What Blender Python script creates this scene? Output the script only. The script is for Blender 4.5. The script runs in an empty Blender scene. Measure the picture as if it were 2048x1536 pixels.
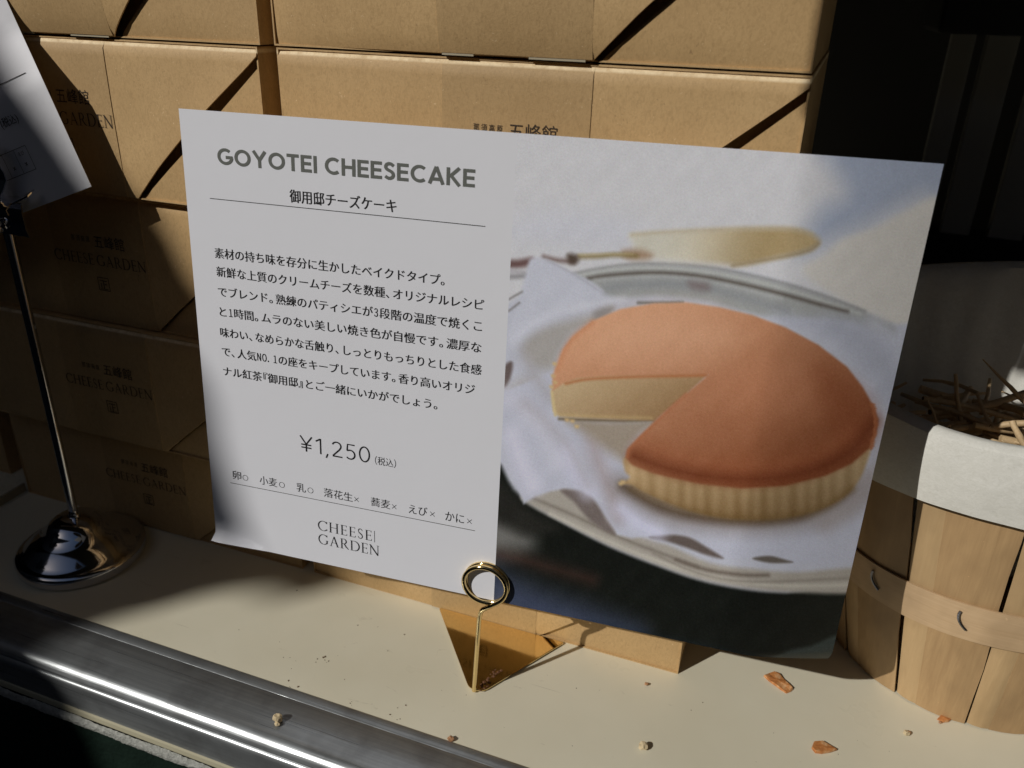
import bpy, bmesh, math, random
import numpy as np
from mathutils import Matrix, Vector, Euler

scene = bpy.context.scene
COL = scene.collection
R = math.radians

# ------------------------------------------------------------------ camera
cam_d = bpy.data.cameras.new('camera')
cam = bpy.data.objects.new('camera', cam_d)
COL.objects.link(cam)
cam_d.sensor_width = 36.0
cam_d.lens = 1657.0 / 2048.0 * 36.0
cam_d.clip_start = 0.01
cam_d.clip_end = 500.0
ROT = Matrix(((0.9352414, 0.3530106, 0.0265891),
              (-0.1708911, 0.3844153, 0.9072051),
              (0.3100318, -0.8529997, 0.4198474)))
cam.matrix_world = Matrix.Translation((0, 0, 0.3153)) @ ROT.transposed().to_4x4()
cam_d.dof.use_dof = True
cam_d.dof.focus_distance = 0.37
cam_d.dof.aperture_fstop = 14.0
scene.camera = cam

# ------------------------------------------------------------------ light
AZ = Vector((0.588, 0.809, 0)).normalized()
EL = R(34.0)
SUN = Vector((AZ.x * math.cos(EL), AZ.y * math.cos(EL), -math.sin(EL)))   # the way the light travels
world = bpy.data.worlds.new('World')
scene.world = world
world.use_nodes = True
nt = world.node_tree
bg = nt.nodes['Background']
sky = nt.nodes.new('ShaderNodeTexSky')
sky.sky_type = 'NISHITA'
sky.sun_disc = False
sky.sun_elevation = EL
sky.sun_rotation = math.atan2(-SUN.x, -SUN.y) % (2 * math.pi)
nt.links.new(sky.outputs['Color'], bg.inputs['Color'])
bg.inputs['Strength'].default_value = 0.05
sd = bpy.data.lights.new('sun', 'SUN')
sd.energy = 5.0
sd.angle = R(0.5)
sd.color = (1.0, 0.955, 0.88)
so = bpy.data.objects.new('sun', sd)
COL.objects.link(so)
so.rotation_mode = 'QUATERNION'
so.rotation_quaternion = SUN.to_track_quat('-Z', 'Y')
scene.view_settings.view_transform = 'Standard'
scene.view_settings.look = 'None'
scene.view_settings.exposure = -0.98
scene.view_settings.gamma = 1.0
scene.cycles.use_denoising = True
scene.cycles.sample_clamp_indirect = 6.0

# ------------------------------------------------------------------ helpers
def lin(c):
    c = c / 255.0
    return c / 12.92 if c <= 0.04045 else ((c + 0.055) / 1.055) ** 2.4

def tag(o, label=None, cat=None, group=None, kind=None):
    if label: o['label'] = label
    if cat: o['category'] = cat
    if group: o['group'] = group
    if kind: o['kind'] = kind
    return o

def obj(name, me, m=None, parent=None, loc=None, rot=None):
    o = bpy.data.objects.new(name, me)
    COL.objects.link(o)
    if m is not None and me is not None and not me.materials:
        me.materials.append(m)
    if parent is not None: o.parent = parent
    if loc is not None: o.location = loc
    if rot is not None: o.rotation_euler = rot
    return o

def empty(name, loc=(0, 0, 0), rot=(0, 0, 0)):
    o = bpy.data.objects.new(name, None)
    o.empty_display_size = 0.02
    COL.objects.link(o)
    o.location = loc
    o.rotation_euler = rot
    return o

def mesh(name, v, f, smooth=False):
    me = bpy.data.meshes.new(name)
    me.from_pydata([tuple(p) for p in v], [], f)
    if smooth: me.shade_smooth()
    me.update()
    return me

def box_mesh(name, lo, hi, bevel=0.0, seg=2):
    bm = bmesh.new()
    bmesh.ops.create_cube(bm, size=1.0)
    for v in bm.verts:
        v.co = Vector([lo[i] + (v.co[i] + 0.5) * (hi[i] - lo[i]) for i in range(3)])
    if bevel:
        bmesh.ops.bevel(bm, geom=bm.edges[:], offset=bevel, segments=seg, affect='EDGES', profile=0.5)
    me = bpy.data.meshes.new(name); bm.to_mesh(me); bm.free()
    return me

def shell(name, grid, thick_dir, th, smooth=True):
    """grid[j][i] of points -> closed sheet, second skin moved by thick_dir*th (or along normals if thick_dir is None)."""
    nj, ni = len(grid), len(grid[0])
    P = np.array(grid, float)
    if thick_dir is None:
        du = np.gradient(P, axis=1); dv = np.gradient(P, axis=0)
        n = np.cross(du, dv); n /= np.linalg.norm(n, axis=2, keepdims=True) + 1e-12
        Q = P + n * th
    else:
        Q = P + np.array(thick_dir) * th
    v = np.concatenate([P.reshape(-1, 3), Q.reshape(-1, 3)])
    o = nj * ni
    f = []
    for j in range(nj - 1):
        for i in range(ni - 1):
            a, b, c, d = j * ni + i, j * ni + i + 1, (j + 1) * ni + i + 1, (j + 1) * ni + i
            f.append((a, b, c, d)); f.append((o + d, o + c, o + b, o + a))
    for i in range(ni - 1):
        a, b = i, i + 1; f.append((b, a, o + a, o + b))
        a, b = (nj - 1) * ni + i, (nj - 1) * ni + i + 1; f.append((a, b, o + b, o + a))
    for j in range(nj - 1):
        a, b = j * ni, (j + 1) * ni; f.append((a, b, o + b, o + a))
        a, b = j * ni + ni - 1, (j + 1) * ni + ni - 1; f.append((b, a, o + a, o + b))
    me = mesh(name, v.tolist(), f, smooth)
    if smooth:
        me.set_sharp_from_angle(angle=R(40))
    return me

def tube_mesh(name, pts, r, n=10, closed=False, caps=True):
    pts = [Vector(p) for p in pts]
    rr = r if isinstance(r, (list, tuple)) else [r] * len(pts)
    v, f = [], []
    up = None
    N = len(pts)
    for i, p in enumerate(pts):
        t = (pts[min(i + 1, N - 1)] - pts[max(i - 1, 0)]).normalized()
        if up is None:
            up = t.orthogonal().normalized()
        up = (up - t * up.dot(t)).normalized()
        s = t.cross(up)
        for k in range(n):
            a = 2 * math.pi * k / n
            v.append(p + (up * math.cos(a) + s * math.sin(a)) * rr[i])
    for i in range(N - 1):
        for k in range(n):
            f.append((i * n + k, i * n + (k + 1) % n, (i + 1) * n + (k + 1) % n, (i + 1) * n + k))
    if caps:
        f.append(tuple(range(n - 1, -1, -1))); f.append(tuple((N - 1) * n + k for k in range(n)))
    me = mesh(name, v, f, True)
    me.set_sharp_from_angle(angle=R(50))
    return me

def lathe_mesh(name, prof, n=64):
    v, f = [], []
    for (r, z) in prof:
        for k in range(n):
            a = 2 * math.pi * k / n
            v.append((r * math.cos(a), r * math.sin(a), z))
    for i in range(len(prof) - 1):
        for k in range(n):
            f.append((i * n + k, i * n + (k + 1) % n, (i + 1) * n + (k + 1) % n, (i + 1) * n + k))
    f.append(tuple(range(n - 1, -1, -1)))
    f.append(tuple((len(prof) - 1) * n + k for k in range(n)))
    me = mesh(name, v, f, True)
    me.set_sharp_from_angle(angle=R(50))
    return me

# ------------------------------------------------------------------ materials
def mat(name, col, rough=0.6, metal=0.0, spec=0.5):
    m = bpy.data.materials.new(name); m.use_nodes = True
    b = m.node_tree.nodes['Principled BSDF']
    b.inputs['Base Color'].default_value = (*col, 1)
    b.inputs['Roughness'].default_value = rough
    b.inputs['Metallic'].default_value = metal
    b.inputs['Specular IOR Level'].default_value = spec
    return m

def N(m, t, **kw):
    n = m.node_tree.nodes.new(t)
    for k, v in kw.items(): setattr(n, k, v)
    return n

def L(m, a, b): m.node_tree.links.new(a, b)

def coords(m, scale=(1, 1, 1), src='Object', rot=(0, 0, 0)):
    tc = N(m, 'ShaderNodeTexCoord'); mp = N(m, 'ShaderNodeMapping')
    mp.inputs['Scale'].default_value = scale
    mp.inputs['Rotation'].default_value = rot
    L(m, tc.outputs[src], mp.inputs['Vector'])
    return mp.outputs['Vector']

def noise(m, vec, scale, detail=4, rough=0.6, dist=0.0):
    n = N(m, 'ShaderNodeTexNoise')
    n.inputs['Scale'].default_value = scale
    n.inputs['Detail'].default_value = detail
    n.inputs['Roughness'].default_value = rough
    n.inputs['Distortion'].default_value = dist
    L(m, vec, n.inputs['Vector'])
    return n.outputs['Fac']

def ramp(m, fac, stops):
    r = N(m, 'ShaderNodeValToRGB')
    e = r.color_ramp.elements
    while len(e) < len(stops): e.new(0.5)
    for i, (p, c) in enumerate(stops):
        e[i].position = p
        e[i].color = (*c, 1) if len(c) == 3 else c
    L(m, fac, r.inputs['Fac'])
    return r.outputs['Color']

def mix(m, a, b, fac, mode='MIX'):
    x = N(m, 'ShaderNodeMix', data_type='RGBA', blend_type=mode)
    for s, v in ((x.inputs[0], fac), (x.inputs[6], a), (x.inputs[7], b)):
        if isinstance(v, (int, float)): s.default_value = v
        elif isinstance(v, tuple): s.default_value = (*v, 1)
        else: L(m, v, s)
    return x.outputs[2]

def bump(m, h, strength, dist, normal=None):
    b = N(m, 'ShaderNodeBump')
    b.inputs['Strength'].default_value = strength
    b.inputs['Distance'].default_value = dist
    L(m, h, b.inputs['Height'])
    if normal: L(m, normal, b.inputs['Normal'])
    return b.outputs['Normal']

def BS(m): return m.node_tree.nodes['Principled BSDF']

def kraft(name, tone=1.0):
    m = mat(name, (0.5, 0.33, 0.15), 0.62)
    v = coords(m, (1, 1, 1))
    vs = coords(m, (1, 1, 0.5))
    big = noise(m, v, 22, 3)
    base = ramp(m, big, [(0.3, (0.535 * tone, 0.352 * tone, 0.163 * tone)), (0.7, (0.625 * tone, 0.422 * tone, 0.203 * tone))])
    fl = noise(m, vs, 900, 3, 0.7, 1.0)
    c = mix(m, base, (0.42 * tone, 0.27 * tone, 0.12 * tone), ramp(m, fl, [(0.0, (0, 0, 0)), (0.44, (0, 0, 0)), (0.74, (0.75, 0.75, 0.75))]))
    fl2 = noise(m, vs, 480, 2, 0.6, 2.0)
    c = mix(m, c, (0.25 * tone, 0.15 * tone, 0.07 * tone), ramp(m, fl2, [(0.0, (0, 0, 0)), (0.71, (0, 0, 0)), (0.76, (0.6, 0.6, 0.6))]))
    fl3 = noise(m, coords(m, (1, 1, 1), rot=(0.4, 0.9, 0.2)), 420, 2, 0.6, 2.0)
    c = mix(m, c, (0.86 * tone, 0.66 * tone, 0.40 * tone), ramp(m, fl3, [(0.0, (0, 0, 0)), (0.70, (0, 0, 0)), (0.76, (0.8, 0.8, 0.8))]))
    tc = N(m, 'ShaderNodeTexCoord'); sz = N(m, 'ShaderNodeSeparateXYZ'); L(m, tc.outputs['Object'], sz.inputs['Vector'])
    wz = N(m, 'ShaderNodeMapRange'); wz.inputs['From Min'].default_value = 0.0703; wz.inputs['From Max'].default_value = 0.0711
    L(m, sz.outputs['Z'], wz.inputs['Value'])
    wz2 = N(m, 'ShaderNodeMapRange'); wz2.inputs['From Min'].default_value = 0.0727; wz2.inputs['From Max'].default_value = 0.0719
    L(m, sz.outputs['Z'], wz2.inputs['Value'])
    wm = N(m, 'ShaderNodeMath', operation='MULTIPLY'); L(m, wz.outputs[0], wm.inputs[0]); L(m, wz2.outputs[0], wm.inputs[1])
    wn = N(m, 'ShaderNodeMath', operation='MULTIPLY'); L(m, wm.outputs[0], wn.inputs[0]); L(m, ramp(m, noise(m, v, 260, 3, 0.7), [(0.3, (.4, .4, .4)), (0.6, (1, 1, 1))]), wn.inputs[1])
    c = mix(m, c, (0.93, 0.76, 0.50), wn.outputs[0])  # highlight of the top front edge, painted in as a paler line
    L(m, c, BS(m).inputs['Base Color'])
    hh = noise(m, v, 900, 3, 0.7)
    L(m, bump(m, hh, 0.35, 0.0003, bump(m, big, 0.3, 0.002)), BS(m).inputs['Normal'])
    return m

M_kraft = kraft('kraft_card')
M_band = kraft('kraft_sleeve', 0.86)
M_inside = mat('box_inside', (0.10, 0.065, 0.035), 0.9)
M_edge = mat('white_card_edge', (0.42, 0.37, 0.27), 0.8)
M_ink = mat('black_ink', (0.022, 0.018, 0.015), 0.55)
M_inkbox = mat('brown_black_ink', (0.035, 0.022, 0.013), 0.6)
M_grey = mat('grey_ink', (0.13, 0.14, 0.13), 0.6)
M_paperink = mat('soft_black_ink', (0.014, 0.014, 0.016), 0.6, 0, 0.25)

def paper(name, col=(0.79, 0.80, 0.86), trans=True):
    m = mat(name, col, 0.62, 0, 0.35)
    v = coords(m)
    n1 = noise(m, v, 35, 3)
    c = mix(m, col, tuple(x * 0.93 for x in col), n1)
    L(m, c, BS(m).inputs['Base Color'])
    L(m, bump(m, noise(m, v, 700, 3), 0.12, 0.0002, bump(m, n1, 0.25, 0.002)), BS(m).inputs['Normal'])
    return m
M_paper = paper('white_paper')

# cream laminated counter board
M_shelf = mat('cream_laminate', (0.76, 0.70, 0.52), 0.30, 0, 0.4)
v = coords(M_shelf)
c = ramp(M_shelf, noise(M_shelf, v, 9, 4), [(0.3, (0.73, 0.69, 0.54)), (0.7, (0.80, 0.765, 0.62))])
sm = noise(M_shelf, coords(M_shelf, (1, 2.2, 1), rot=(0, 0, 0.3)), 70, 4, 0.6, 0.8)
c = mix(M_shelf, c, (0.30, 0.26, 0.18), ramp(M_shelf, sm, [(0.0, (0, 0, 0)), (0.68, (0, 0, 0)), (0.80, (0.5, 0.5, 0.5))]))
sp = noise(M_shelf, v, 260, 2, 0.5)
c = mix(M_shelf, c, (0.16, 0.13, 0.08), ramp(M_shelf, sp, [(0.0, (0, 0, 0)), (0.80, (0, 0, 0)), (0.82, (0.6, 0.6, 0.6))]))
for sc_, ro_, th_ in (((6, 160, 1), 0.5, 0.80), ((6, 190, 1), -0.25, 0.81), ((8, 150, 1), 1.2, 0.82)):
    q_ = noise(M_shelf, coords(M_shelf, sc_, rot=(0, 0, ro_)), 3.0, 2, 0.4)
    c = mix(M_shelf, c, (0.42, 0.38, 0.28), ramp(M_shelf, q_, [(0.0, (0, 0, 0)), (th_ - 0.03, (0, 0, 0)), (th_, (0.45, 0.45, 0.45))]))
L(M_shelf, c, BS(M_shelf).inputs['Base Color'])
L(M_shelf, ramp(M_shelf, noise(M_shelf, v, 18, 4), [(0.3, (0.24, 0.24, 0.24)), (0.7, (0.46, 0.46, 0.46))]), BS(M_shelf).inputs['Roughness'])
L(M_shelf, bump(M_shelf, noise(M_shelf, v, 60, 3), 0.06, 0.001), BS(M_shelf).inputs['Normal'])

# worn aluminium
M_alu = mat('worn_aluminium', (0.42, 0.43, 0.44), 0.34, 0.62)
v = coords(M_alu, (0.6, 40, 40))
st = noise(M_alu, v, 14, 5, 0.65)
c = ramp(M_alu, st, [(0.3, (0.27, 0.29, 0.305)), (0.7, (0.40, 0.425, 0.445))])
v2 = coords(M_alu, (1, 1, 1))
bl = noise(M_alu, v2, 28, 5, 0.65)
c = mix(M_alu, c, (0.17, 0.175, 0.18), ramp(M_alu, bl, [(0.0, (0, 0, 0)), (0.45, (0, 0, 0)), (0.75, (0.85, 0.85, 0.85))]))
L(M_alu, c, BS(M_alu).inputs['Base Color'])
L(M_alu, ramp(M_alu, st, [(0.2, (0.24, 0.24, 0.24)), (0.8, (0.38, 0.38, 0.38))]), BS(M_alu).inputs['Roughness'])
scr = noise(M_alu, coords(M_alu, (3, 70, 70), rot=(0, 0, 0.12)), 20, 2, 0.4, 0.4)
L(M_alu, bump(M_alu, scr, 0.15, 0.0003, bump(M_alu, st, 0.18, 0.0003)), BS(M_alu).inputs['Normal'])

M_brass = mat('polished_brass', (0.88, 0.68, 0.34), 0.10, 1.0)
L(M_brass, ramp(M_brass, noise(M_brass, coords(M_brass), 90, 4), [(0.3, (0.06, 0.06, 0.06)), (0.75, (0.17, 0.17, 0.17))]), BS(M_brass).inputs['Roughness'])
L(M_brass, bump(M_brass, noise(M_brass, coords(M_brass), 45, 2), 0.08, 0.001), BS(M_brass).inputs['Normal'])
M_chrome = mat('chrome', (0.66, 0.66, 0.69), 0.06, 1.0)
L(M_chrome, ramp(M_chrome, noise(M_chrome, coords(M_chrome), 60, 4), [(0.3, (0.04, 0.04, 0.04)), (0.8, (0.13, 0.13, 0.13))]), BS(M_chrome).inputs['Roughness'])
M_steel = mat('dark_steel_wire', (0.20, 0.20, 0.22), 0.35, 1.0)

def wood(name, a, b, scl=(14, 14, 0.9)):
    m = mat(name, a, 0.55)
    v = coords(m, scl)
    g = noise(m, v, 26, 5, 0.65, 0.5)
    c = ramp(m, g, [(0.25, a), (0.75, b)])
    f = noise(m, coords(m), 300, 3, 0.6)
    c = mix(m, c, tuple(min(1, x * 1.5) for x in b), ramp(m, f, [(0.0, (0, 0, 0)), (0.72, (0, 0, 0)), (0.78, (0.5, 0.5, 0.5))]))
    blo = noise(m, coords(m, (1, 1, 0.6)), 30, 3)
    c = mix(m, c, tuple(x * 0.62 for x in a), ramp(m, blo, [(0.0, (0, 0, 0)), (0.44, (0, 0, 0)), (0.72, (0.75, 0.75, 0.75))]))
    L(m, c, BS(m).inputs['Base Color'])
    L(m, bump(m, g, 0.3, 0.0006), BS(m).inputs['Normal'])
    return m
M_slat = wood('veneer', (0.40, 0.255, 0.125), (0.52, 0.345, 0.175))
M_slat2 = wood('pale_veneer', (0.50, 0.34, 0.175), (0.60, 0.42, 0.225))
M_hoop = wood('hoop_veneer', (0.56, 0.385, 0.22), (0.68, 0.49, 0.30), (1.2, 1.2, 30))
M_twig = wood('pale_twig', (0.52, 0.36, 0.19), (0.70, 0.53, 0.32), (30, 30, 30))

# soft non-woven cloth
M_cloth = mat('white_nonwoven_cloth', (0.74, 0.74, 0.68), 0.85, 0, 0.2)
v = coords(M_cloth, (1, 1, 1.6))
w1 = noise(M_cloth, v, 380, 4, 0.7, 1.5)
c = ramp(M_cloth, w1, [(0.3, (0.71, 0.71, 0.66)), (0.65, (0.82, 0.82, 0.78))])
L(M_cloth, c, BS(M_cloth).inputs['Base Color'])
L(M_cloth, bump(M_cloth, w1, 0.28, 0.0004, bump(M_cloth, noise(M_cloth, coords(M_cloth), 30, 3), 0.4, 0.004)), BS(M_cloth).inputs['Normal'])

M_green = mat('dark_green_cloth', (0.004, 0.014, 0.009), 0.9, 0, 0.2)
L(M_green, bump(M_green, noise(M_green, coords(M_green), 40, 4), 0.5, 0.01), BS(M_green).inputs['Normal'])
M_plast = mat('frosted_plastic', (0.42, 0.43, 0.40), 0.38)
pl = noise(M_plast, coords(M_plast), 420, 4, 0.7)
L(M_plast, ramp(M_plast, pl, [(0.3, (0.26, 0.27, 0.25)), (0.7, (0.50, 0.51, 0.48))]), BS(M_plast).inputs['Base Color'])
L(M_plast, bump(M_plast, pl, 0.9, 0.002), BS(M_plast).inputs['Normal'])
M_creamstrip = mat('cream_plastic', (0.50, 0.47, 0.34), 0.4)
M_dark = mat('dark_panel', (0.035, 0.033, 0.030), 0.8)
M_dark2 = mat('grey_post', (0.36, 0.355, 0.33), 0.6)
M_black = mat('black_crate', (0.004, 0.004, 0.005), 0.7)
M_wall = mat('dark_render', (0.06, 0.058, 0.055), 0.9)
M_asph = mat('asphalt', (0.05, 0.05, 0.05), 0.9)
L(M_asph, ramp(M_asph, noise(M_asph, coords(M_asph), 90, 5), [(0.3, (0.035, 0.035, 0.034)), (0.7, (0.065, 0.064, 0.062))]), BS(M_asph).inputs['Base Color'])
M_canvas = mat('dark_canvas', (0.03, 0.03, 0.028), 0.9)

# ------------------------------------------------------------------ lettering
def text_mesh(name, s, x0, x1, yc, h, off=0.0, ref=None):
    """flat lettering in a local x/y plane: x from x0 to x1, vertically centred on yc, em height h"""
    cu = bpy.data.curves.new('tmp', 'FONT'); cu.body = s; cu.size = 1.0; cu.offset = off
    cu.resolution_u = 3
    t = bpy.data.objects.new('tmp', cu); COL.objects.link(t)
    dg = bpy.context.evaluated_depsgraph_get()
    me = bpy.data.meshes.new_from_object(t.evaluated_get(dg))
    COL.objects.unlink(t); bpy.data.objects.remove(t)
    n = len(me.vertices); a = np.empty(n * 3); me.vertices.foreach_get('co', a); a = a.reshape(-1, 3)
    lo, hi = a.min(0), a.max(0)
    if ref: lo[1], hi[1] = ref
    a[:, 0] = x0 + (a[:, 0] - lo[0]) / (hi[0] - lo[0]) * (x1 - x0)
    a[:, 1] = yc + ((a[:, 1] - lo[1]) / (hi[1] - lo[1]) - 0.5) * h
    a[:, 2] = 0
    me.vertices.foreach_set('co', a.ravel()); me.update(); me.name = name
    me.materials.clear()
    return me

_gl = {}
def char_geo(ch, off):
    k = (ch, off)
    if k not in _gl:
        cu = bpy.data.curves.new('tmp', 'FONT'); cu.body = ch; cu.size = 1.0; cu.offset = off; cu.resolution_u = 3
        t = bpy.data.objects.new('tmp', cu); COL.objects.link(t)
        dg = bpy.context.evaluated_depsgraph_get()
        me = bpy.data.meshes.new_from_object(t.evaluated_get(dg))
        COL.objects.unlink(t); bpy.data.objects.remove(t)
        _gl[k] = ([(v.co.x, v.co.y) for v in me.vertices], [tuple(p.vertices) for p in me.polygons])
        bpy.data.meshes.remove(me)
    return _gl[k]
_em = None
def line_mesh(name, s, x0, x1, yc, h, off=0.0, bold=0.0):
    """Japanese setting: full-width characters, punctuation, brackets and digits on half an em"""
    global _em
    if _em is None:
        g1 = char_geo('国', 0.0)[0]; xs = [p[0] for p in g1]; ys = [p[1] for p in g1]
        g2 = char_geo('国国', 0.0)[0]; adv = max(p[0] for p in g2) - max(xs)
        _em = (adv, (min(ys) + max(ys)) / 2)
    em, my = _em
    x = 0.0; V_, F_ = [], []
    for ch in s:
        wide = 1.0; sx_ = 1.0; sh = 0.0
        c = ch
        if ch in '。、': wide = 0.62
        elif ch in '『': wide, sh = 0.55, -0.45
        elif ch in '』': wide = 0.55
        elif ch in '0123456789NO.':
            c = chr(ord(ch) + 0xFEE0); wide, sx_ = 0.54, 0.60
        elif ch in '(': wide, sh, c = 0.38, -0.62, '（'
        elif ch in ')': wide, c = 0.38, '）'
        g, fc = char_geo(c, off)
        if sx_ != 1.0: sh = -0.03
        b = len(V_)
        V_ += [(x + (p[0] / em * sx_) + sh, p[1] / em - my / em) for p in g]
        F_ += [tuple(b + i for i in q) for q in fc]
        x += wide
    xs = [p[0] for p in V_]; lo, hi = min(xs), max(xs)
    W_ = [(x0 + (p[0] - lo) / (hi - lo) * (x1 - x0), yc + p[1] * h, 0) for p in V_]
    if bold:      # the heavier print: a second impression set a hair aside
        n_ = len(W_)
        W_ = W_ + [(p[0] + bold, p[1], 1e-5) for p in W_]
        F_ = F_ + [tuple(i + n_ for i in q) for q in F_]
    return mesh(name, W_, F_)

def strip(pts, widths):
    """polyline -> list of left/right points"""
    P = [Vector((p[0], p[1])) for p in pts]; out = []
    for i, p in enumerate(P):
        t = (P[min(i + 1, len(P) - 1)] - P[max(i - 1, 0)]).normalized()
        n = Vector((-t.y, t.x)) * widths[i] * 0.5
        out.append((p + n, p - n))
    return out

def arc(cx, cy, rx, ry, a0, a1, n=18):
    return [(cx + rx * math.cos(R(a0 + (a1 - a0) * i / n)), cy + ry * math.sin(R(a0 + (a1 - a0) * i / n))) for i in range(n + 1)]

def sans(ch):
    w = 0.19; h = w / 2
    O = arc(.5, .5, .5 - h, .5 - h, 0, 360, 36)
    G = {
        'O': (1.0, [O]),
        'C': (.86, [arc(.5, .5, .5 - h, .5 - h, 48, 312, 28)]),
        'G': (.95, [arc(.5, .5, .5 - h, .5 - h, 48, 350, 30), [(.52, .46), (.95, .46)], [(.87, .50), (.87, .30)]]),
        'Y': (.86, [[(.07, 1.0), (.43, .47)], [(.79, 1.0), (.43, .47)], [(.43, .5), (.43, 0)]]),
        'T': (.72, [[(0, 1 - h), (.72, 1 - h)], [(.36, 1 - h), (.36, 0)]]),
        'E': (.64, [[(h, 0), (h, 1)], [(h, 1 - h), (.64, 1 - h)], [(h, .51), (.60, .51)], [(h, h), (.64, h)]]),
        'I': (.19, [[(h, 0), (h, 1)]]),
        'H': (.80, [[(h, 0), (h, 1)], [(.8 - h, 0), (.8 - h, 1)], [(h, .51), (.8 - h, .51)]]),
        'S': (.62, [[(.55, .80)] + arc(.315, .735, .215, .185, 38, 200, 12) + arc(.315, .285, .225, .195, 62, -90, 10)[0:0] +
                    [(.14, .63), (.22, .565), (.33, .52), (.44, .46), (.51, .38)] + arc(.30, .285, .225, .195, 12, -140, 12) + [(.075, .20)]]),
        'A': (.88, [[(.07, 0), (.44, .98)], [(.81, 0), (.44, .98)], [(.2, .28), (.68, .28)]]),
        'K': (.78, [[(h, 0), (h, 1)], [(.70, 1.0), (.17, .48)], [(.24, .56), (.71, 0)]]),
    }
    a, ps = G[ch]
    return a, [(p, [w] * len(p)) for p in ps]

def thin(ch):
    w = 0.085; h = w / 2
    G = {
        '¥': (.76, [[(.03, 1), (.38, .48)], [(.73, 1), (.38, .48)], [(.38, .5), (.38, 0)], [(.08, .45), (.68, .45)], [(.08, .26), (.68, .26)]]),
        '1': (.34, [[(.0, .80), (.26, .97)], [(.28, 1), (.28, 0)]]),
        ',': (.22, [[(.16, .10), (.06, -.17)]]),
        '2': (.60, [arc(.28, .72, .25, .245, 165, -28, 16) + [(.42, .48), (.05, .07)], [(.03, h), (.60, h)]]),
        '5': (.58, [[(.53, 1 - h), (.12, 1 - h), (.09, .55)] , [(.085, .555)] + arc(.27, .32, .265, .285, 118, -140, 20)]),
        '0': (.64, [arc(.32, .5, .28, .47, 0, 360, 36)]),
    }
    a, ps = G[ch]
    return a, [(p, [w] * len(p)) for p in ps]

def serif(ch):
    T, t = 0.115, 0.045
    def bar(x): return ([(x, 0.01), (x, .99)], [T, T])
    def foot(x, y, s=.15): return ([(x - s, y), (x + s, y)], [.035, .035])
    def hz(x0, x1, y): return ([(x0, y), (x1, y)], [t, t])
    def tick(x, y0, y1): return ([(x, y0), (x + .01, y1)], [.05, .03])
    def varc(cx, cy, rx, ry, a0, a1, n=26):
        p = arc(cx, cy, rx, ry, a0, a1, n)
        return (p, [t + (T - t) * abs(math.cos(R(a0 + (a1 - a0) * i / n))) for i in range(n + 1)])
    G = {
        'C': (.92, [varc(.52, .5, .46, .48, 42, 322), tick(.88, .98, .76), tick(.90, .2, .12)]),
        'G': (1.0, [varc(.52, .5, .46, .48, 42, 318), tick(.86, .98, .76), ([(.86, .42), (.86, .12)], [T, T]), foot(.86, .42, .12)]),
        'H': (1.0, [bar(.18), bar(.82), hz(.18, .82, .52), foot(.18, .98), foot(.18, .02), foot(.82, .98), foot(.82, .02)]),
        'E': (.68, [bar(.17), hz(.17, .60, .975), hz(.17, .54, .52), hz(.17, .62, .025), foot(.14, .98, .1), foot(.14, .02, .1), tick(.59, .98, .84), tick(.53, .60, .44), tick(.62, .02, .18)]),
        'S': (.60, [([(.50, .80)] + arc(.30, .755, .18, .215, 30, 205, 14) + [(.18, .60), (.30, .51), (.42, .42)] + arc(.29, .25, .2, .23, 25, -150, 14) + [(.08, .22)],
                    [.04] + [.045 + .03 * math.sin(i / 14 * math.pi) for i in range(15)] + [.09, .11, .10] + [.08 - .03 * i / 14 for i in range(15)] + [.04])]),
        'A': (.96, [([(.14, .02), (.47, .99)], [.05, .05]), ([(.82, .02), (.47, .99)], [T, T]), hz(.26, .68, .36), foot(.14, .02, .12), foot(.82, .02, .14)]),
        'R': (.88, [bar(.18), foot(.18, .02), foot(.14, .98, .1), ([(.18, .975), (.38, .975)] + arc(.40, .74, .22, .235, 90, -90, 14) + [(.18, .5)],
                    [t, t] + [t + (T - t) * math.sin(math.pi * i / 14) for i in range(15)] + [t]), ([(.42, .5), (.60, .22), (.84, .01)], [.1, T, .06])]),
        'D': (1.0, [bar(.18), foot(.14, .98, .1), foot(.14, .02, .1), ([(.18, .975), (.40, .975)] + arc(.44, .5, .47, .475, 90, -90, 22) + [(.18, .025)],
                    [t, t] + [t + (T - t) * math.sin(math.pi * i / 22) for i in range(23)] + [t])]),
        'N': (1.02, [([(.16, 0.01), (.16, .97)], [.055, .055]), ([(.86, 0), (.86, .98)], [.055, .055]), ([(.12, .97), (.86, .02)], [T, T]), foot(.16, .02, .12), foot(.86, .98, .12), foot(.1, .98, .08)]),
        '|': (.20, [([(.1, -.08), (.1, 1.06)], [.035, .035])]),
    }
    return G[ch]

def glyph_mesh(name, s, x0, x1, y0, y1, fn, gap=0.13, space=0.35):
    x = 0; items = []
    for ch in s:
        if ch == ' ': x += space; continue
        a, ps = fn(ch)
        for p, w in ps: items.append((x, p, w))
        x += a + gap
    tot = x - gap
    H = y1 - y0; k = (x1 - x0) / tot
    v, f = [], []; z = 0.0
    for (ox, p, w) in items:
        z += 6e-6
        if z > 4e-5: z = 6e-6
        sp = strip([(q[0] + ox, q[1]) for q in p], w)
        b = len(v)
        for a, c in sp:
            v.append((x0 + a.x * k, y0 + a.y * H, z)); v.append((x0 + c.x * k, y0 + c.y * H, z))
        for i in range(len(sp) - 1):
            q = b + 2 * i
            f.append((q, q + 1, q + 3, q + 2))
    return mesh(name, v, f)

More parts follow.
